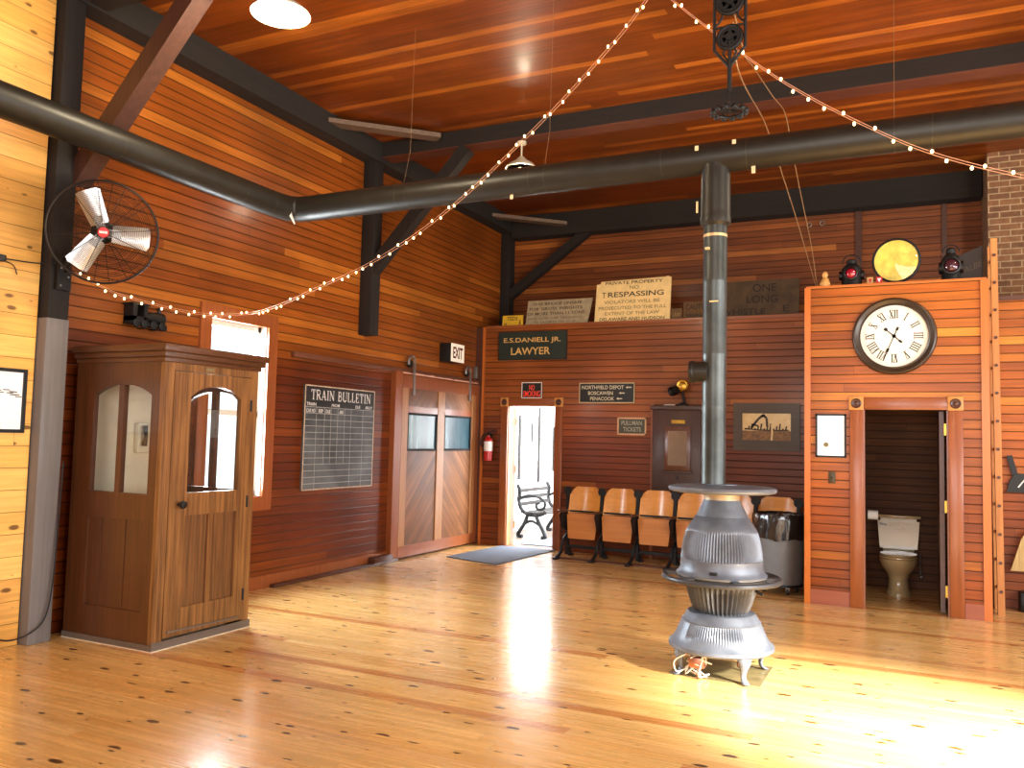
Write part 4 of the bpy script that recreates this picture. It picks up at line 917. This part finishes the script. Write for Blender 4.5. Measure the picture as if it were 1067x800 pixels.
# brown cabinet with glazed door + candlestick telephone
cx0, cx1 = -3.118, -2.47
cb_ = thing('ticket_cabinet', 'tall dark brown wall cabinet with small glazed door behind the stovepipe', 'cabinet', (-2.8, YB, .5))
cyf = YB-.10
dkw = wood('dark cabinet wood', (54,29,15), (76,43,23), 'Z', .45, coat=.05, contrast=.7)
obj('carcass', MB().box(cx0, cx1, cyf, YB-.001, .55, 1.98, .006), dkw, cb_)
obj('cornice', MB().box(cx0-.02, cx1+.02, cyf-.03, YB-.001, 1.98, 2.035, .006), dkw, cb_)
obj('name_plate', MB().box(-2.86, -2.68, cyf-.008, cyf-.0005, 1.80, 1.845), M['brass'], cb_)
k = obj('door', MB().box(-2.95, -2.60, cyf-.02, cyf-.0005, 1.18, 1.76, .004), wood('dark cabinet door', (78,40,20), (104,56,28), 'Z', .35, coat=.2, contrast=.7), cb_)
obj('pane', MB().box(-2.90, -2.65, cyf-.024, cyf-.0205, 1.25, 1.70), plain('grey glass pane', (128,112,98), .1, coat=.5, var=.1), k)
obj('sill', MB().box(-2.98, -2.57, cyf-.04, cyf-.0005, 1.15, 1.178, .004), dkw, k)
obj('knob', MB().ball((-2.535, cyf-.012, 1.46), .014), M['steel'], cb_)
obj('keyhole', MB().box(-2.79, -2.76, cyf-.004, cyf-.0003, 1.06, 1.11), M['black'], cb_)
ct = thing('candlestick_telephone', 'black and brass candlestick telephone on top of the brown cabinet', 'telephone', (-2.72, YB-.06, 2.036))
tx, ty = -2.72, YB-.07
obj('base', MB().lathe([(.085,2.036),(.085,2.05),(.05,2.062),(.02,2.075)], (tx, ty, 0), 28), M['castiron'], ct)
obj('stem', MB().tube([(tx+.02, ty, 2.07), (tx+.0, ty, 2.20), (tx-.03, ty, 2.27)], [.02, .016, .014], 10), M['castiron'], ct)
Rm = (Vector((.1, -1, .05))).to_track_quat('Z', 'Y').to_matrix()
obj('gong', MB().lathe([(.0,0),(.07,.0),(.082,.012),(.07,.026),(.05,.018),(.025,.03),(0,.032)], (tx+.0, ty-.02, 2.30), 28, Rm), M['brass'], ct)
Rr = (Vector((-.55, -.75, -.3))).to_track_quat('Z', 'Y').to_matrix()
obj('mouthpiece', MB().lathe([(.0,-.07),(.04,-.06),(.062,0),(.066,.06),(.06,.085),(.04,.075),(0,.05)], (tx-.09, ty-.03, 2.24), 24, Rr), M['black'], ct)
tag(obj('brass_tray', MB().box(tx-.24, tx-.1, ty-.05, ty+.03, 2.036, 2.052, .004), M['steel']), 'small bright metal tray beside the candlestick telephone', 'tray')
# sepia photograph
p_ = thing('framed_photograph', 'sepia photograph of a crane wreck in a wide dark frame', 'picture', (-1.66, YB, 1.48))
fx0, fx1, fz0, fz1 = -2.07, -1.255, 1.475, 2.075
obj('frame', MB().box(fx0, fx1, YB-.03, YB-.001, fz0, fz0+.13).box(fx0, fx1, YB-.03, YB-.001, fz1-.13, fz1).box(fx0, fx0+.11, YB-.03, YB-.001, fz0+.13, fz1-.13).box(fx1-.11, fx1, YB-.03, YB-.001, fz0+.13, fz1-.13), wood('grey brown frame', (64,50,36), (88,72,52), 'X', .5, contrast=.6), p_)
obj('print', MB().box(fx0+.11, fx1-.11, YB-.018, YB-.002, fz0+.13, fz1-.13), M['sepia'], p_)
k = MB(); yy = YB-.0205; quad(k, (fx0+.11, yy, fz0+.13), (1,0,0), (0,0,1), 0, .594, 0, .12); obj('water', k, M['sepiamid'], p_)
k = MB(); o_ = Vector((fx0+.11, yy-.001, fz0+.13))
def seg2(pts, w):
    for (ax, ay), (bx, by) in zip(pts, pts[1:]):
        dxx, dyy = bx-ax, by-ay; l = math.hypot(dxx, dyy); nx, ny = -dyy/l*w/2, dxx/l*w/2
        k.add([o_+Vector((px_, 0, pz_)) for px_, pz_ in ((ax+nx,ay+ny),(ax-nx,ay-ny),(bx-nx,by-ny),(bx+nx,by+ny))], [(0,1,2,3)])
seg2([(.03,.145),(.2,.13),(.4,.125),(.57,.13)], .016); seg2([(.11,.15),(.20,.27),(.26,.32),(.30,.28),(.31,.17)], .028); seg2([(.13,.20),(.20,.18)], .02); seg2([(.24,.30),(.28,.32)], .03)
for a in range(14): 
    x = .04+.038*a; seg2([(x, .13), (x+.01, .15+.03*((a*7) % 3))], .018)
obj('ship_drawing', k, M['sepiadk'], p_)
k = MB(); o_ = Vector((fx0+.11, yy-.0015, fz0+.13)); seg2([(.36,.0),(.37,.08),(.365,.2)], .022); obj('smoke', k, M['sepia'], p_)

# ------------------------------------------------------------------ on the closet front
ck = thing('wall_clock', 'large round wall clock with Roman numerals over the closet door', 'clock', (-.15, CY, 2.625))
cc = Vector((-.150, CY-.001, 2.628)); RC = Matrix.Rotation(PI/2, 3, 'X')   # local z -> -y
obj('rim', MB().lathe([(.372,0),(.376,.03),(.366,.055),(.352,.062),(.340,.055),(.325,.05),(.315,.044),(.305,.048),(.300,.04),(.30,.018),(0,.016)], cc, 72, RC), plain('dark bronze rim', (58,46,34), .4, .3, coat=.2, var=.2), ck)
obj('dial', MB().lathe([(.30,.0185),(0,.019)], cc, 64, RC), plain('ivory dial', (246,240,222), .5, var=.04, nscale=4), ck)
fo = cc+Vector((0, -.0205, 0)); k = MB()
def cbar(ang, r0, r1, off, w):   # radial bar at clock angle ang (deg, clockwise from 12)
    a = math.radians(ang); d_ = Vector((math.sin(a), 0, math.cos(a))); n_ = Vector((math.cos(a), 0, -math.sin(a)))
    p = fo+d_*r0+n_*off; q = fo+d_*r1+n_*off; k.add([p-n_*w/2, p+n_*w/2, q+n_*w/2, q-n_*w/2], [(0,1,2,3)])
def cstroke(ang, a0, r0, a1, r1, w):
    a = math.radians(ang); d_ = Vector((math.sin(a), 0, math.cos(a))); n_ = Vector((math.cos(a), 0, -math.sin(a)))
    p = fo+d_*r0+n_*a0; q = fo+d_*r1+n_*a1; k.add([p-n_*w/2, p+n_*w/2, q+n_*w/2, q-n_*w/2], [(0,1,2,3)])
ROM = ['XII','I','II','III','IIII','V','VI','VII','VIII','IX','X','XI']
CW = {'I': .022, 'V': .036, 'X': .038}
for i, s in enumerate(ROM):
    tot = sum(CW[c] for c in s); x = -tot/2; r0, r1 = .178, .252
    for c in s:
        m = x+CW[c]/2
        if c == 'I': cbar(30*i, r0, r1, m, .010)
        if c == 'V': cstroke(30*i, m-.014, r1, m, r0, .011); cstroke(30*i, m+.014, r1, m, r0, .005)
        if c == 'X': cstroke(30*i, m-.014, r1, m+.014, r0, .011); cstroke(30*i, m+.014, r1, m-.014, r0, .005)
        x += CW[c]
    cbar(30*i, r0-.004, r0+.001, 0, tot); cbar(30*i, r1-.001, r1+.004, 0, tot)
for i in range(60): cbar(6*i, .268, .276, 0, .0025)
obj('numerals', k, M['blackpaint'], ck)
k = MB(); fo = cc+Vector((0, -.023, 0)); cbar(313, -.07, .10, 0, .010); cbar(313, .085, .115, 0, .03); cbar(313, -.095, -.06, 0, .022)
obj('hour_hand', k, M['blackpaint'], ck)
k = MB(); fo = cc+Vector((0, -.0245, 0)); cbar(203, -.07, .245, 0, .008); cbar(203, .13, .17, 0, .024); cbar(203, -.095, -.06, 0, .022); 
for a in range(0, 180, 30): cbar(a, -.016, .016, 0, .02)
obj('minute_hand', k, M['blackpaint'], ck)
ce = thing('certificate', 'white certificate with small seal in a thin black frame beside the closet door', 'picture', (-.725, CY, 1.44))
a0, a1, b0, b1 = -.868, -.582, 1.44, 1.87
obj('frame', MB().box(a0, a1, CY-.02, CY-.001, b0, b0+.018).box(a0, a1, CY-.02, CY-.001, b1-.018, b1).box(a0, a0+.018, CY-.02, CY-.001, b0, b1).box(a1-.018, a1, CY-.02, CY-.001, b0, b1), M['black'], ce)
obj('sheet', MB().box(a0+.018, a1-.018, CY-.012, CY-.001, b0+.018, b1-.018), plain('faintly glowing paper', (252,252,250), .5, var=.01, **{'Emission Color': (1,1,1,1), 'Emission Strength': .12}), ce)  # sheet given a faint glow to read bright white
obj('seal', MB().lathe([(.022,0),(.024,.002),(.0,.003)], (-.768, CY-.0125, 1.565), 20, RC).box(-.782, -.776, CY-.0135, CY-.0125, 1.52, 1.53).box(-.756, -.75, CY-.0135, CY-.0125, 1.52, 1.53), plain('gold seal', (120,104,66), .4, .4), ce)
sw = thing('switch_plate', 'dark switch plate below the certificate', 'switch', (-.715, CY, 1.19))
obj('plate', MB().box(-.748, -.682, CY-.008, CY-.001, 1.185, 1.30, .003), plain('dark plate', (72,58,34), .4, .3), sw)
obj('toggle', MB().box(-.722, -.708, CY-.018, CY-.008, 1.23, 1.255, .003), M['black'], sw)

# things on top of the closet
zt = CZ+.02
hl = thing('locomotive_headlamp', 'large round headlamp with yellow reflector on top of the closet', 'lamp', (-.125, 9.02, zt))
hc = Vector((-.125, 8.99, zt+.235)); RH = (Vector((-.12, -1, -.06))).to_track_quat('Z', 'Y').to_matrix()
obj('housing', MB().lathe([(0,-.20),(.12,-.19),(.19,-.12),(.212,-.02),(.222,.0),(.222,.04),(.208,.045),(.200,.04),(.200,.0)], hc, 48, RH), M['castiron'], hl)
obj('reflector', MB().lathe([(.200,.035),(.19,.005),(.15,-.05),(.09,-.09),(.03,-.105),(0,-.106)], hc, 48, RH), M['reflector'], hl)
obj('burner', MB().lathe([(.018,-.10),(.018,-.05),(.03,-.04),(.022,-.02),(0,-.015)], hc+Vector((.01, -.01, -.02)), 16, RH), M['brass'], hl)
obj('lens', MB().lathe([(.200,.036),(.12,.044),(0,.048)], hc, 40, RH), M['glass'], hl)
obj('foot', MB().box(-.20, -.05, 9.0, 9.14, zt, zt+.03).box(-.16, -.09, 9.03, 9.11, zt+.02, zt+.10), M['castiron'], hl)
def lantern(label, x, w, h, lens, rl):
    t = thing('railroad_lantern', label, 'lantern', (x, 9.02, zt), 'railroad lanterns on the closet')
    obj('body', MB().lathe([(w*.5,0),(w*.52,.01),(w*.48,.03),(w*.48,h*.62),(w*.40,h*.72),(w*.22,h*.82),(w*.24,h*.84),(w*.24,h*.93),(w*.16,h*.98),(0,h)], (x, 9.02, zt), 28), M['castiron'], t)
    obj('bezel', MB().lathe([(rl*1.25,0),(rl*1.25,.05),(rl*1.02,.055),(rl*1.0,.03)], (x, 9.02-w*.42, zt+h*.42), 28, RC), M['black'], t)
    obj('lens', MB().lathe([(rl*1.05,.03),(rl*.8,.052),(rl*.4,.064),(0,.067)], (x, 9.02-w*.42, zt+h*.42), 28, RC), lens, t)
    for sgn in (-1, 1):
        obj('side_bezel', MB().lathe([(rl*.9,0),(rl*.9,.03),(0,.035)], (x+sgn*w*.44, 9.02, zt+h*.42), 20, Matrix.Rotation(sgn*PI/2, 3, 'Y')), M['black'], t)
    obj('bail', MB().torus((x, 9.02, zt+h*.86), w*.42, .006, RC, 20, 6, (0, PI)), M['castiron'], t)
    return t
lantern('dark railroad lantern with a red lens on the closet top left of the headlamp', -.54, .20, .29, M['lens'], .052)
lantern('dark railroad lantern with a plum lens on the closet top right of the headlamp', .352, .17, .34, M['lensd'], .066)
fg = thing('figurine', 'tiny tan seated figurine at the left end of the closet top', 'figurine', (-.785, 8.93, zt))
obj('body', MB().lathe([(.045,0),(.05,.02),(.046,.05),(.03,.085),(.02,.10),(.028,.115),(.03,.135),(.018,.155),(0,.16)], (-.785, 8.93, zt), 18).ball((-.815, 8.91, zt+.03), .022).ball((-.755, 8.91, zt+.03), .022), plain('tan ceramic', (206,156,86), .5, var=.15), fg)
for x, lab, c in ((-.365, 'small cream and red card standing by the headlamp, left of two', (190,150,90)), (-.282, 'small red and white card standing by the headlamp, right of two', (190,60,60))):
    g = thing('small_card', lab, 'card', (x, 8.93, zt), 'cards by the headlamp')
    obj('card', MB().box(x-.028, x+.028, 8.925, 8.931, zt, zt+.075), M['red'] if x > -.3 else plain('cream card', c, .6), g)
    k = MB().add([(x-.018, 8.9235, zt+.06), (x+.018, 8.9235, zt+.06), (x, 8.9235, zt+.02)], [(0,1,2)]); obj('emblem', k, M['paper'] if x > -.3 else M['red'], g)
ab = thing('dark_signboard', 'dark signboard with faint letters leaning beside the plum lantern', 'sign', (.55, 9.3, zt))
obj('board', MB().prism([(.41,0),(.64,0),(.64,.40),(.41,.30)], (0, 9.30, zt), (1,0,0), (0,0,1), (0,1,0), .015), plain('nearly black board', (36,26,20), .7), ab)
k = MB(); text(k, 'ALBE', (.475, 9.297, zt+.13), Vector((.92,0,.38)), (0,0,1), .17, .06); text(k, 'CO', (.53, 9.297, zt+.02), (1,0,.06), (0,0,1), .11, .055); obj('lettering', k, plain('faint letters', (74,56,42), .7), ab)

# ------------------------------------------------------------------ toilet
tl = thing('toilet', 'bone coloured porcelain toilet inside the closet', 'toilet', (-.14, 9.95, 0))
qx = -.14
vs = []; fs = []
def oval(prof, cyo, seg=40):
    k = MB(); v = []; f = []
    for rx, ry, z, dy in prof:
        for j in range(seg):
            t = 2*PI*j/seg; v.append((qx+rx*math.cos(t), cyo+dy+ry*math.sin(t), z))
    for i in range(len(prof)-1):
        for j in range(seg): l = (j+1) % seg; f.append((i*seg+j, i*seg+l, (i+1)*seg+l, (i+1)*seg+j))
    f.append(tuple(range(seg))); f.append(tuple((len(prof)-1)*seg+j for j in range(seg))); return k.add(v, f)
obj('pedestal', oval([(.125,.20,0,0),(.125,.20,.03,0),(.105,.16,.06,0),(.098,.145,.16,0),(.115,.16,.22,-.01),(.165,.215,.29,-.03),(.188,.245,.35,-.04),(.190,.25,.385,-.04)], 9.92), M['porcelain'], tl, 0.9)
obj('seat', oval([(.185,.235,.386,0),(.192,.245,.392,0),(.192,.245,.408,0),(.185,.235,.413,0)], 9.88), M['porcelain'], tl, 0.9)
obj('lid', oval([(.183,.232,.414,0),(.188,.24,.42,0),(.184,.235,.432,0),(.12,.16,.437,0)], 9.88), M['porcelain'], tl, 0.9)
k = MB(); bm = bmesh.new(); bmesh.ops.create_cube(bm, size=1)
for v in bm.verts: 
    s_ = .37 if v.co.z < 0 else .425; v.co = Vector((qx+v.co.x*s_, 10.24+v.co.y*.20, .60+v.co.z*.36))
bmesh.ops.bevel(bm, geom=bm.edges[:], offset=.03, segments=4, affect='EDGES'); k.bm(bm); obj('tank', k, M['porcelain'], tl, 0.8)
obj('tank_lid', MB().box(qx-.225, qx+.225, 10.125, 10.355, .782, .815, .012), M['porcelain'], tl)
obj('flush_lever', MB().beam((qx-.19, 10.125, .715), (qx-.12, 10.115, .70), .012, .018), M['steel'], tl)
obj('supply_valve', MB().tube([(qx+.22, 10.33, .15), (qx+.22, 10.28, .15), (qx+.21, 10.26, .40)], .010, 8).ball((qx+.225, 10.27, .15), .022), M['steel'], tl)
tag(obj('toilet_paper_roll', MB().lathe([(.05,-.05),(.05,.05)], (OX0+.045, 9.9, .82), 20, RYx), M['paper']), 'white toilet paper roll on the left inside the closet doorway', 'toilet paper')

# ------------------------------------------------------------------ ladder, dustpan, broom
ld = thing('wooden_ladder', 'tall wooden ladder standing upright against the side of the closet', 'ladder', (.74, 9.2, 0))
for y0 in (9.20, 9.56): obj('stile', MB().beam((.752, y0+.03, 0), (.728, y0+.03, 3.60), .058, .062, (0,1,0)), M['ladder'], ld)
for i in range(13):
    z = .22+.268*i; x = .752-.024*z/3.6; obj('rung', MB().tube([(x, 9.188, z), (x, 9.60, z)], .015, 10), M['darktrim'], ld)
dp = thing('dustpan', 'black plastic dustpan hanging on the boarded wall right of the ladder', 'dustpan', (.95, 9.64, 1.15))
obj('pan', MB().prism([(.84,1.14),(1.12,1.14),(1.10,1.22),(1.05,1.32),(.92,1.33),(.87,1.25)], (0,9.655,0), (1,0,0), (0,0,1), (0,-1,0), .05), M['black'], dp)
obj('handle', MB().beam((.92, 9.63, 1.30), (.87, 9.63, 1.50), .05, .03, (0,1,0)), M['black'], dp)
k = MB().beam((.94, 9.602, 1.19), (1.02, 9.602, 1.30), .002, .012, (1,0,0)); obj('shine_stripe', k, M['whitepaint'], dp)
br = thing('broom', 'straw broom standing bristles down by the right edge of the room', 'broom', (1.02, 9.60, .38))
obj('bristles', MB().prism([(.86,.385),(1.22,.385),(1.12,.70),(1.07,.77),(1.0,.77),(.955,.70)], (0,9.59,0), (1,0,0), (0,0,1), (0,-1,0), .06), M['straw'], br)
obj('stick', MB().tube([(1.035, 9.56, .75), (1.24, 9.60, 1.9)], .012, 10), M['ladder'], br)
obj('peg', MB().box(1.22, 1.26, 9.60, 9.66, 1.80, 1.815), M['steel'], br)
tag(obj('floor_box', MB().box(.93, 1.25, 9.48, 9.655, 0.0, .19, .02), M['black']), 'low black box on the floor under the broom', 'box')
# hooks on the upper wall
for x, z in ((-1.245, 4.55), (-1.075, 4.56)):
    tag(obj('screw_eye', MB().torus((x, 11.82, z), .03, .006, RC, 20, 6).tube([(x, 11.82, z+.03), (x, 11.862, z+.03)], .005, 6), M['steel']), 'small metal ring screwed high into the far back wall', 'hook', 'rings on the back wall')

# ------------------------------------------------------------------ lamps
def pendant(label, x, y, zr, ztop, r, lit):
    t = thing('pendant_lamp', label, 'lamp', (x, y, ztop))
    obj('rod', MB().tube([(x, y, zr+.13), (x, y, ztop)], .009, 8), M['shade'], t)
    obj('canopy', MB().lathe([(.05,ztop-.03),(.05,ztop)], (x, y, 0), 24), M['shade'], t)
    obj('shade', MB().lathe([(r,zr),(r*.97,zr+.012),(r*.72,zr+.055),(r*.38,zr+.09),(.03,zr+.13),(.028,zr+.128),(r*.36,zr+.08),(r*.68,zr+.045),(r*.93,zr+.0)], (x, y, 0), 48), M['shade'], t)
    obj('bulb', MB().ball((x, y, zr+.02), .05, 1, 1, 1.2), lit, t)
    return t
pl1 = pendant('large glowing ceiling lamp in front of the brown timber brace', -3.87, 4.27, 4.40, 4.80, .20, M['lampglow'])
obj('diffuser', MB().lathe([(.188,4.405),(.16,4.385),(.08,4.37),(0,4.365)], (-3.87, 4.27, 0), 40), M['lampglow'], pl1)
pendant('white enamel pendant lamp hanging beyond the black duct', -3.84, 8.1, 4.50, 4.80, .175, M['lampglow'])

# cast iron lamp hanger over the room
hx, hy = -1.005, 5.10
ch = thing('lamp_hanger', 'ornate black cast iron pulley lamp hanger under the ceiling', 'lamp hanger', (hx, hy, 3.58))
obj('rod', MB().tube([(hx, hy, 3.72), (hx, hy, 3.93)], .014, 8), M['castiron'], ch)
obj('chain', MB().tube([(hx, hy, 3.60), (hx, hy, 3.72)], .003, 6), M['castiron'], ch)
obj('hanging_rod', MB().tube([(hx, hy, 4.44), (hx, hy, ZC)], .012, 8), M['castiron'], ch)
k = MB()
for s_ in (-1, 1):
    k.tube([(hx, hy, 3.88), (hx+s_*.095, hy, 4.00), (hx+s_*.095, hy, 4.46)], .010, 8)
    k.tube(smooth_path([(hx+s_*.01, hy, 3.92), (hx+s_*.04, hy, 3.97), (hx+s_*.02, hy, 4.01), (hx+s_*.055, hy, 4.03)]), .007, 6)
    k.tube(smooth_path([(hx+s_*.095, hy, 4.15), (hx+s_*.05, hy, 4.20), (hx+s_*.06, hy, 4.27), (hx+s_*.095, hy, 4.28)]), .007, 6)
k.tube([(hx, hy, 3.88), (hx, hy, 4.05)], .012, 8)
k.tube([(hx-.095, hy, 4.46), (hx+.095, hy, 4.46)], .010, 8); k.tube([(hx-.095, hy, 4.14), (hx+.095, hy, 4.14)], .008, 8)
obj('bracket', k, M['castiron'], ch)
def pulley(z, r):
    k = MB(); k.torus((hx, hy, z), r, .013, RC, 32, 8); k.lathe([(.025,-.02),(.025,.02)], (hx, hy, z), 16, RC)
    for a in range(5): t = 2*PI*a/5+.3; k.beam((hx, hy, z), (hx+r*math.cos(t), hy, z+r*math.sin(t)), .02, .014, (0,1,0))
    k.lathe([(r*.95,-.008),(r*.95,.008),(r*.62,.008),(r*.62,-.008)], (hx, hy, z), 28, RC); return k
obj('pulley', pulley(4.07, .072), M['castiron'], ch); obj('pulley', pulley(4.30, .078), M['castiron'], ch)
k = MB(); k.torus((hx, hy, 3.592), .085, .010, None, 32, 8)
for a in range(12): t = 2*PI*a/12; k.ball((hx+.1*math.cos(t), hy+.1*math.sin(t), 3.592), .02, u=8, v=6); k.beam((hx, hy, 3.60), (hx+.085*math.cos(t), hy+.085*math.sin(t), 3.592), .008, .006)
obj('crown', k, M['castiron'], ch)

# hanging cords from the lamp hanger to the closet top
c1 = [(-.998,5.17,4.2),(-.998,5.22,4.06),(-.993,5.342,3.95),(-.983,5.642,3.922),(-.972,6.0,3.93),(-.965,6.25,3.92),(-.958,6.454,3.878),(-.945,6.877,3.782),(-.916,7.833,3.54),(-.883,8.95,3.2),(-.88,9.0,zt)]
c2 = [(-.99,5.17,4.25),(-.985,5.5,4.13),(-.979,5.796,4.168),(-.956,6.527,4.244),(-.943,6.958,4.313),(-.936,7.194,4.292),(-.926,7.5,4.1),(-.911,8.002,3.852),(-.891,8.633,3.55),(-.875,8.97,3.26),(-.86,9.02,zt)]
tag(obj('hanging_cord', MB().tube(smooth_path(c1), .004, 6), M['wire']), 'thin tan cord drooping from lamp hanger to closet top, the lower of two', 'cord')
tag(obj('hanging_cord', MB().tube(smooth_path(c2), .004, 6), M['wire']), 'thin tan cord drooping from lamp hanger to closet top, the higher of two', 'cord')

# ------------------------------------------------------------------ fairy lights
def fairy(label, pts, n, seed, loc):
    t = thing('string_lights', label, 'string lights', loc, 'fairy light strings'); rg = random.Random(seed)
    p = smooth_path(pts, 8)
    a = [q+Vector((0, 0, .008)) for q in p]; b = [q+Vector((.006, .006, -.008)) for q in p]
    obj('cord', MB().tube(a, .0018, 5).tube(b, .0018, 5), M['cordpink'], t)
    L = [0]
    for u, v in zip(p, p[1:]): L.append(L[-1]+(v-u).length)
    me0 = None
    for i in range(n):
        s_ = L[-1]*(i+.5+rg.uniform(-.25, .25))/n
        j = max(k_ for k_ in range(len(L)) if L[k_] <= s_); j = min(j, len(p)-2); f = (s_-L[j])/(L[j+1]-L[j]); q = p[j].lerp(p[j+1], f)
        if me0 is None:
            me0 = obj('bulb', MB().ball((0, 0, 0), .0085, 1, 1, 1.35, 8, 6), M['bulb'], t); me0.location = (0, 0, 0)
            me0.data.transform(Matrix.Translation(Vector(loc))); o = me0
        else:
            o = me0.copy(); COL.objects.link(o); o.parent = t
        o.location = q-Vector(loc)+Vector((rg.uniform(-.006, .006), rg.uniform(-.006, .006), rg.choice((-.02, .012))))
A = [(-5.60,4.12,2.70),(-5.66,4.42,2.64),(-5.70,4.70,2.61),(-5.72,5.39,2.59),(-5.74,6.02,2.675),(-5.306,5.992,2.733),(-4.808,5.919,2.855),(-4.233,5.835,2.999),(-3.706,5.758,3.196),(-3.222,5.687,3.441),(-2.775,5.622,3.728),(-2.358,5.561,4.018),(-1.97,5.504,4.325),(-1.749,5.472,4.527),(-1.45,5.42,4.86)]
B = [(-1.65,5.21,4.72),(-1.402,5.2,4.444),(-1.114,5.178,4.151),(-.784,5.153,3.832),(-.503,5.131,3.599),(-.239,5.111,3.407),(.01,5.092,3.243),(.245,5.073,3.12),(.542,5.051,2.994),(.85,5.03,2.89),(1.3,5.0,2.80),(2.1,4.97,2.72),(3.1,4.93,2.85),(4.13,4.9,3.2)]
fairy('fairy light string running from the fan post up to the ceiling', A, 72, 11, (-5.6, 4.12, 2.7))
fairy('fairy light string falling from the ceiling towards the brick chimney', B, 60, 12, (-1.65, 5.21, 4.72))
tag(obj('ceiling_hook', MB().tube([(-1.55, 5.32, 4.83), (-1.55, 5.32, ZC-.001)], .006, 6).torus((-1.55, 5.32, 4.80), .03, .005, RC, 16, 6), M['castiron']), 'small hook under the ceiling holding the two fairy light strings', 'hook')

# ------------------------------------------------------------------ light
def area(name, loc, target, sx, sy, power, col):
    l = bpy.data.lights.new(name, 'AREA'); l.shape = 'RECTANGLE'; l.size = sx; l.size_y = sy; l.energy = power; l.color = col
    o = bpy.data.objects.new(name, l); COL.objects.link(o); o.location = loc
    o.rotation_euler = (Vector(target)-Vector(loc)).to_track_quat('-Z', 'Y').to_euler(); return o
def point(name, loc, power, col, r=.08):
    l = bpy.data.lights.new(name, 'POINT'); l.energy = power; l.color = col; l.shadow_soft_size = r
    o = bpy.data.objects.new(name, l); COL.objects.link(o); o.location = loc; return o
DAY = (1.0, .99, .98); WARM = (1.0, .84, .60); COOL = (.86, .93, 1.0)
area('right_window_light', (4.12, 3.3, 1.95), (0, 4.2, 1.6), 2.6, 2.0, 300, DAY)
area('right_window_light', (4.12, 6.7, 1.95), (0, 6.7, 1.6), 2.4, 2.0, 150, DAY)
area('right_window_light', (4.12, -.2, 1.95), (0, 1.0, 1.6), 2.4, 2.0, 220, DAY)
area('front_daylight', (-1.0, -3.45, 2.0), (-1.5, 5, 1.6), 5.0, 2.6, 420, DAY)
area('left_window_light', (XL-.30, (WY0+WY1)/2, 1.76), (0, 6.1, .6), .74, 1.66, 320, COOL)
area('back_room_light', (-4.4, 12.7, 3.05), (-4.7, 12.6, 0), 2.2, 2.0, 560, COOL)
area('back_room_fill_light', (-2.75, 12.6, 1.6), (-6, 12.8, 1.4), 1.6, 2.2, 620, COOL)  # side area light added to whiten the back room, no window here
point('ceiling_lamp_light', (-3.87, 4.27, 4.28), 130, WARM, .14)
point('far_lamp_light', (-3.84, 8.1, 4.44), 30, WARM, .06)
for p, lab in (((-.3, 1.6, 4.3), 'added out-of-view white pendant lamp over the middle of the hall floor'), ((2.4, 4.3, 4.3), 'added out-of-view white pendant lamp near the side windows opposite the booth'), ((1.6, 8.0, 4.3), 'added out-of-view white pendant lamp over the ladder and broom')):
    pendant(lab, p[0], p[1], 4.42, ZC-.001, .20, M['lampglow']); point('added_fill_light', p, 80, WARM, .06)  # unseen pendants added as fixtures for the warm fill lights
l = bpy.data.lights.new('sun_through_window', 'SPOT'); l.energy = 23000; l.color = (1, .955, .86); l.spot_size = math.radians(30); l.spot_blend = 1.0; l.shadow_soft_size = .25
o = bpy.data.objects.new('sun_through_window', l); COL.objects.link(o); o.location = (4.0, 3.3, 2.9); o.rotation_euler = (Vector((.5, 5.05, 0))-o.location).to_track_quat('-Z', 'Y').to_euler()

w = bpy.data.worlds.new('World'); SC.world = w; w.use_nodes = True
bg = w.node_tree.nodes['Background']; bg.inputs[0].default_value = (.86, .93, 1, 1); bg.inputs[1].default_value = 2.2

# ------------------------------------------------------------------ camera
cam = bpy.data.cameras.new('camera'); co_ = bpy.data.objects.new('camera', cam); COL.objects.link(co_)
cam.sensor_fit = 'HORIZONTAL'; cam.sensor_width = 36.0; cam.lens = 869.374*36/1067; cam.clip_end = 100
ROWS = ((0.90191882, 0.4312294, 0.02415886), (-0.00638136, 0.06923428, -0.99758002), (-0.43185845, 0.89958202, 0.06519553))   # right, down, forward
r_, d_, f_ = (Vector(x) for x in ROWS)
m = Matrix((r_, -d_, -f_)).transposed().to_4x4(); m.translation = (0, 0, 1.55); co_.matrix_world = m
SC.camera = co_

vs_ = SC.view_settings; vs_.view_transform = 'Standard'; vs_.look = 'None'; vs_.exposure = 0.0; vs_.gamma = 1.0
cy = SC.cycles; cy.use_denoising = True; cy.max_bounces = 8; cy.diffuse_bounces = 5; cy.glossy_bounces = 4; cy.transparent_max_bounces = 12; cy.sample_clamp_indirect = 6.0; cy.caustics_reflective = False; cy.caustics_refractive = False
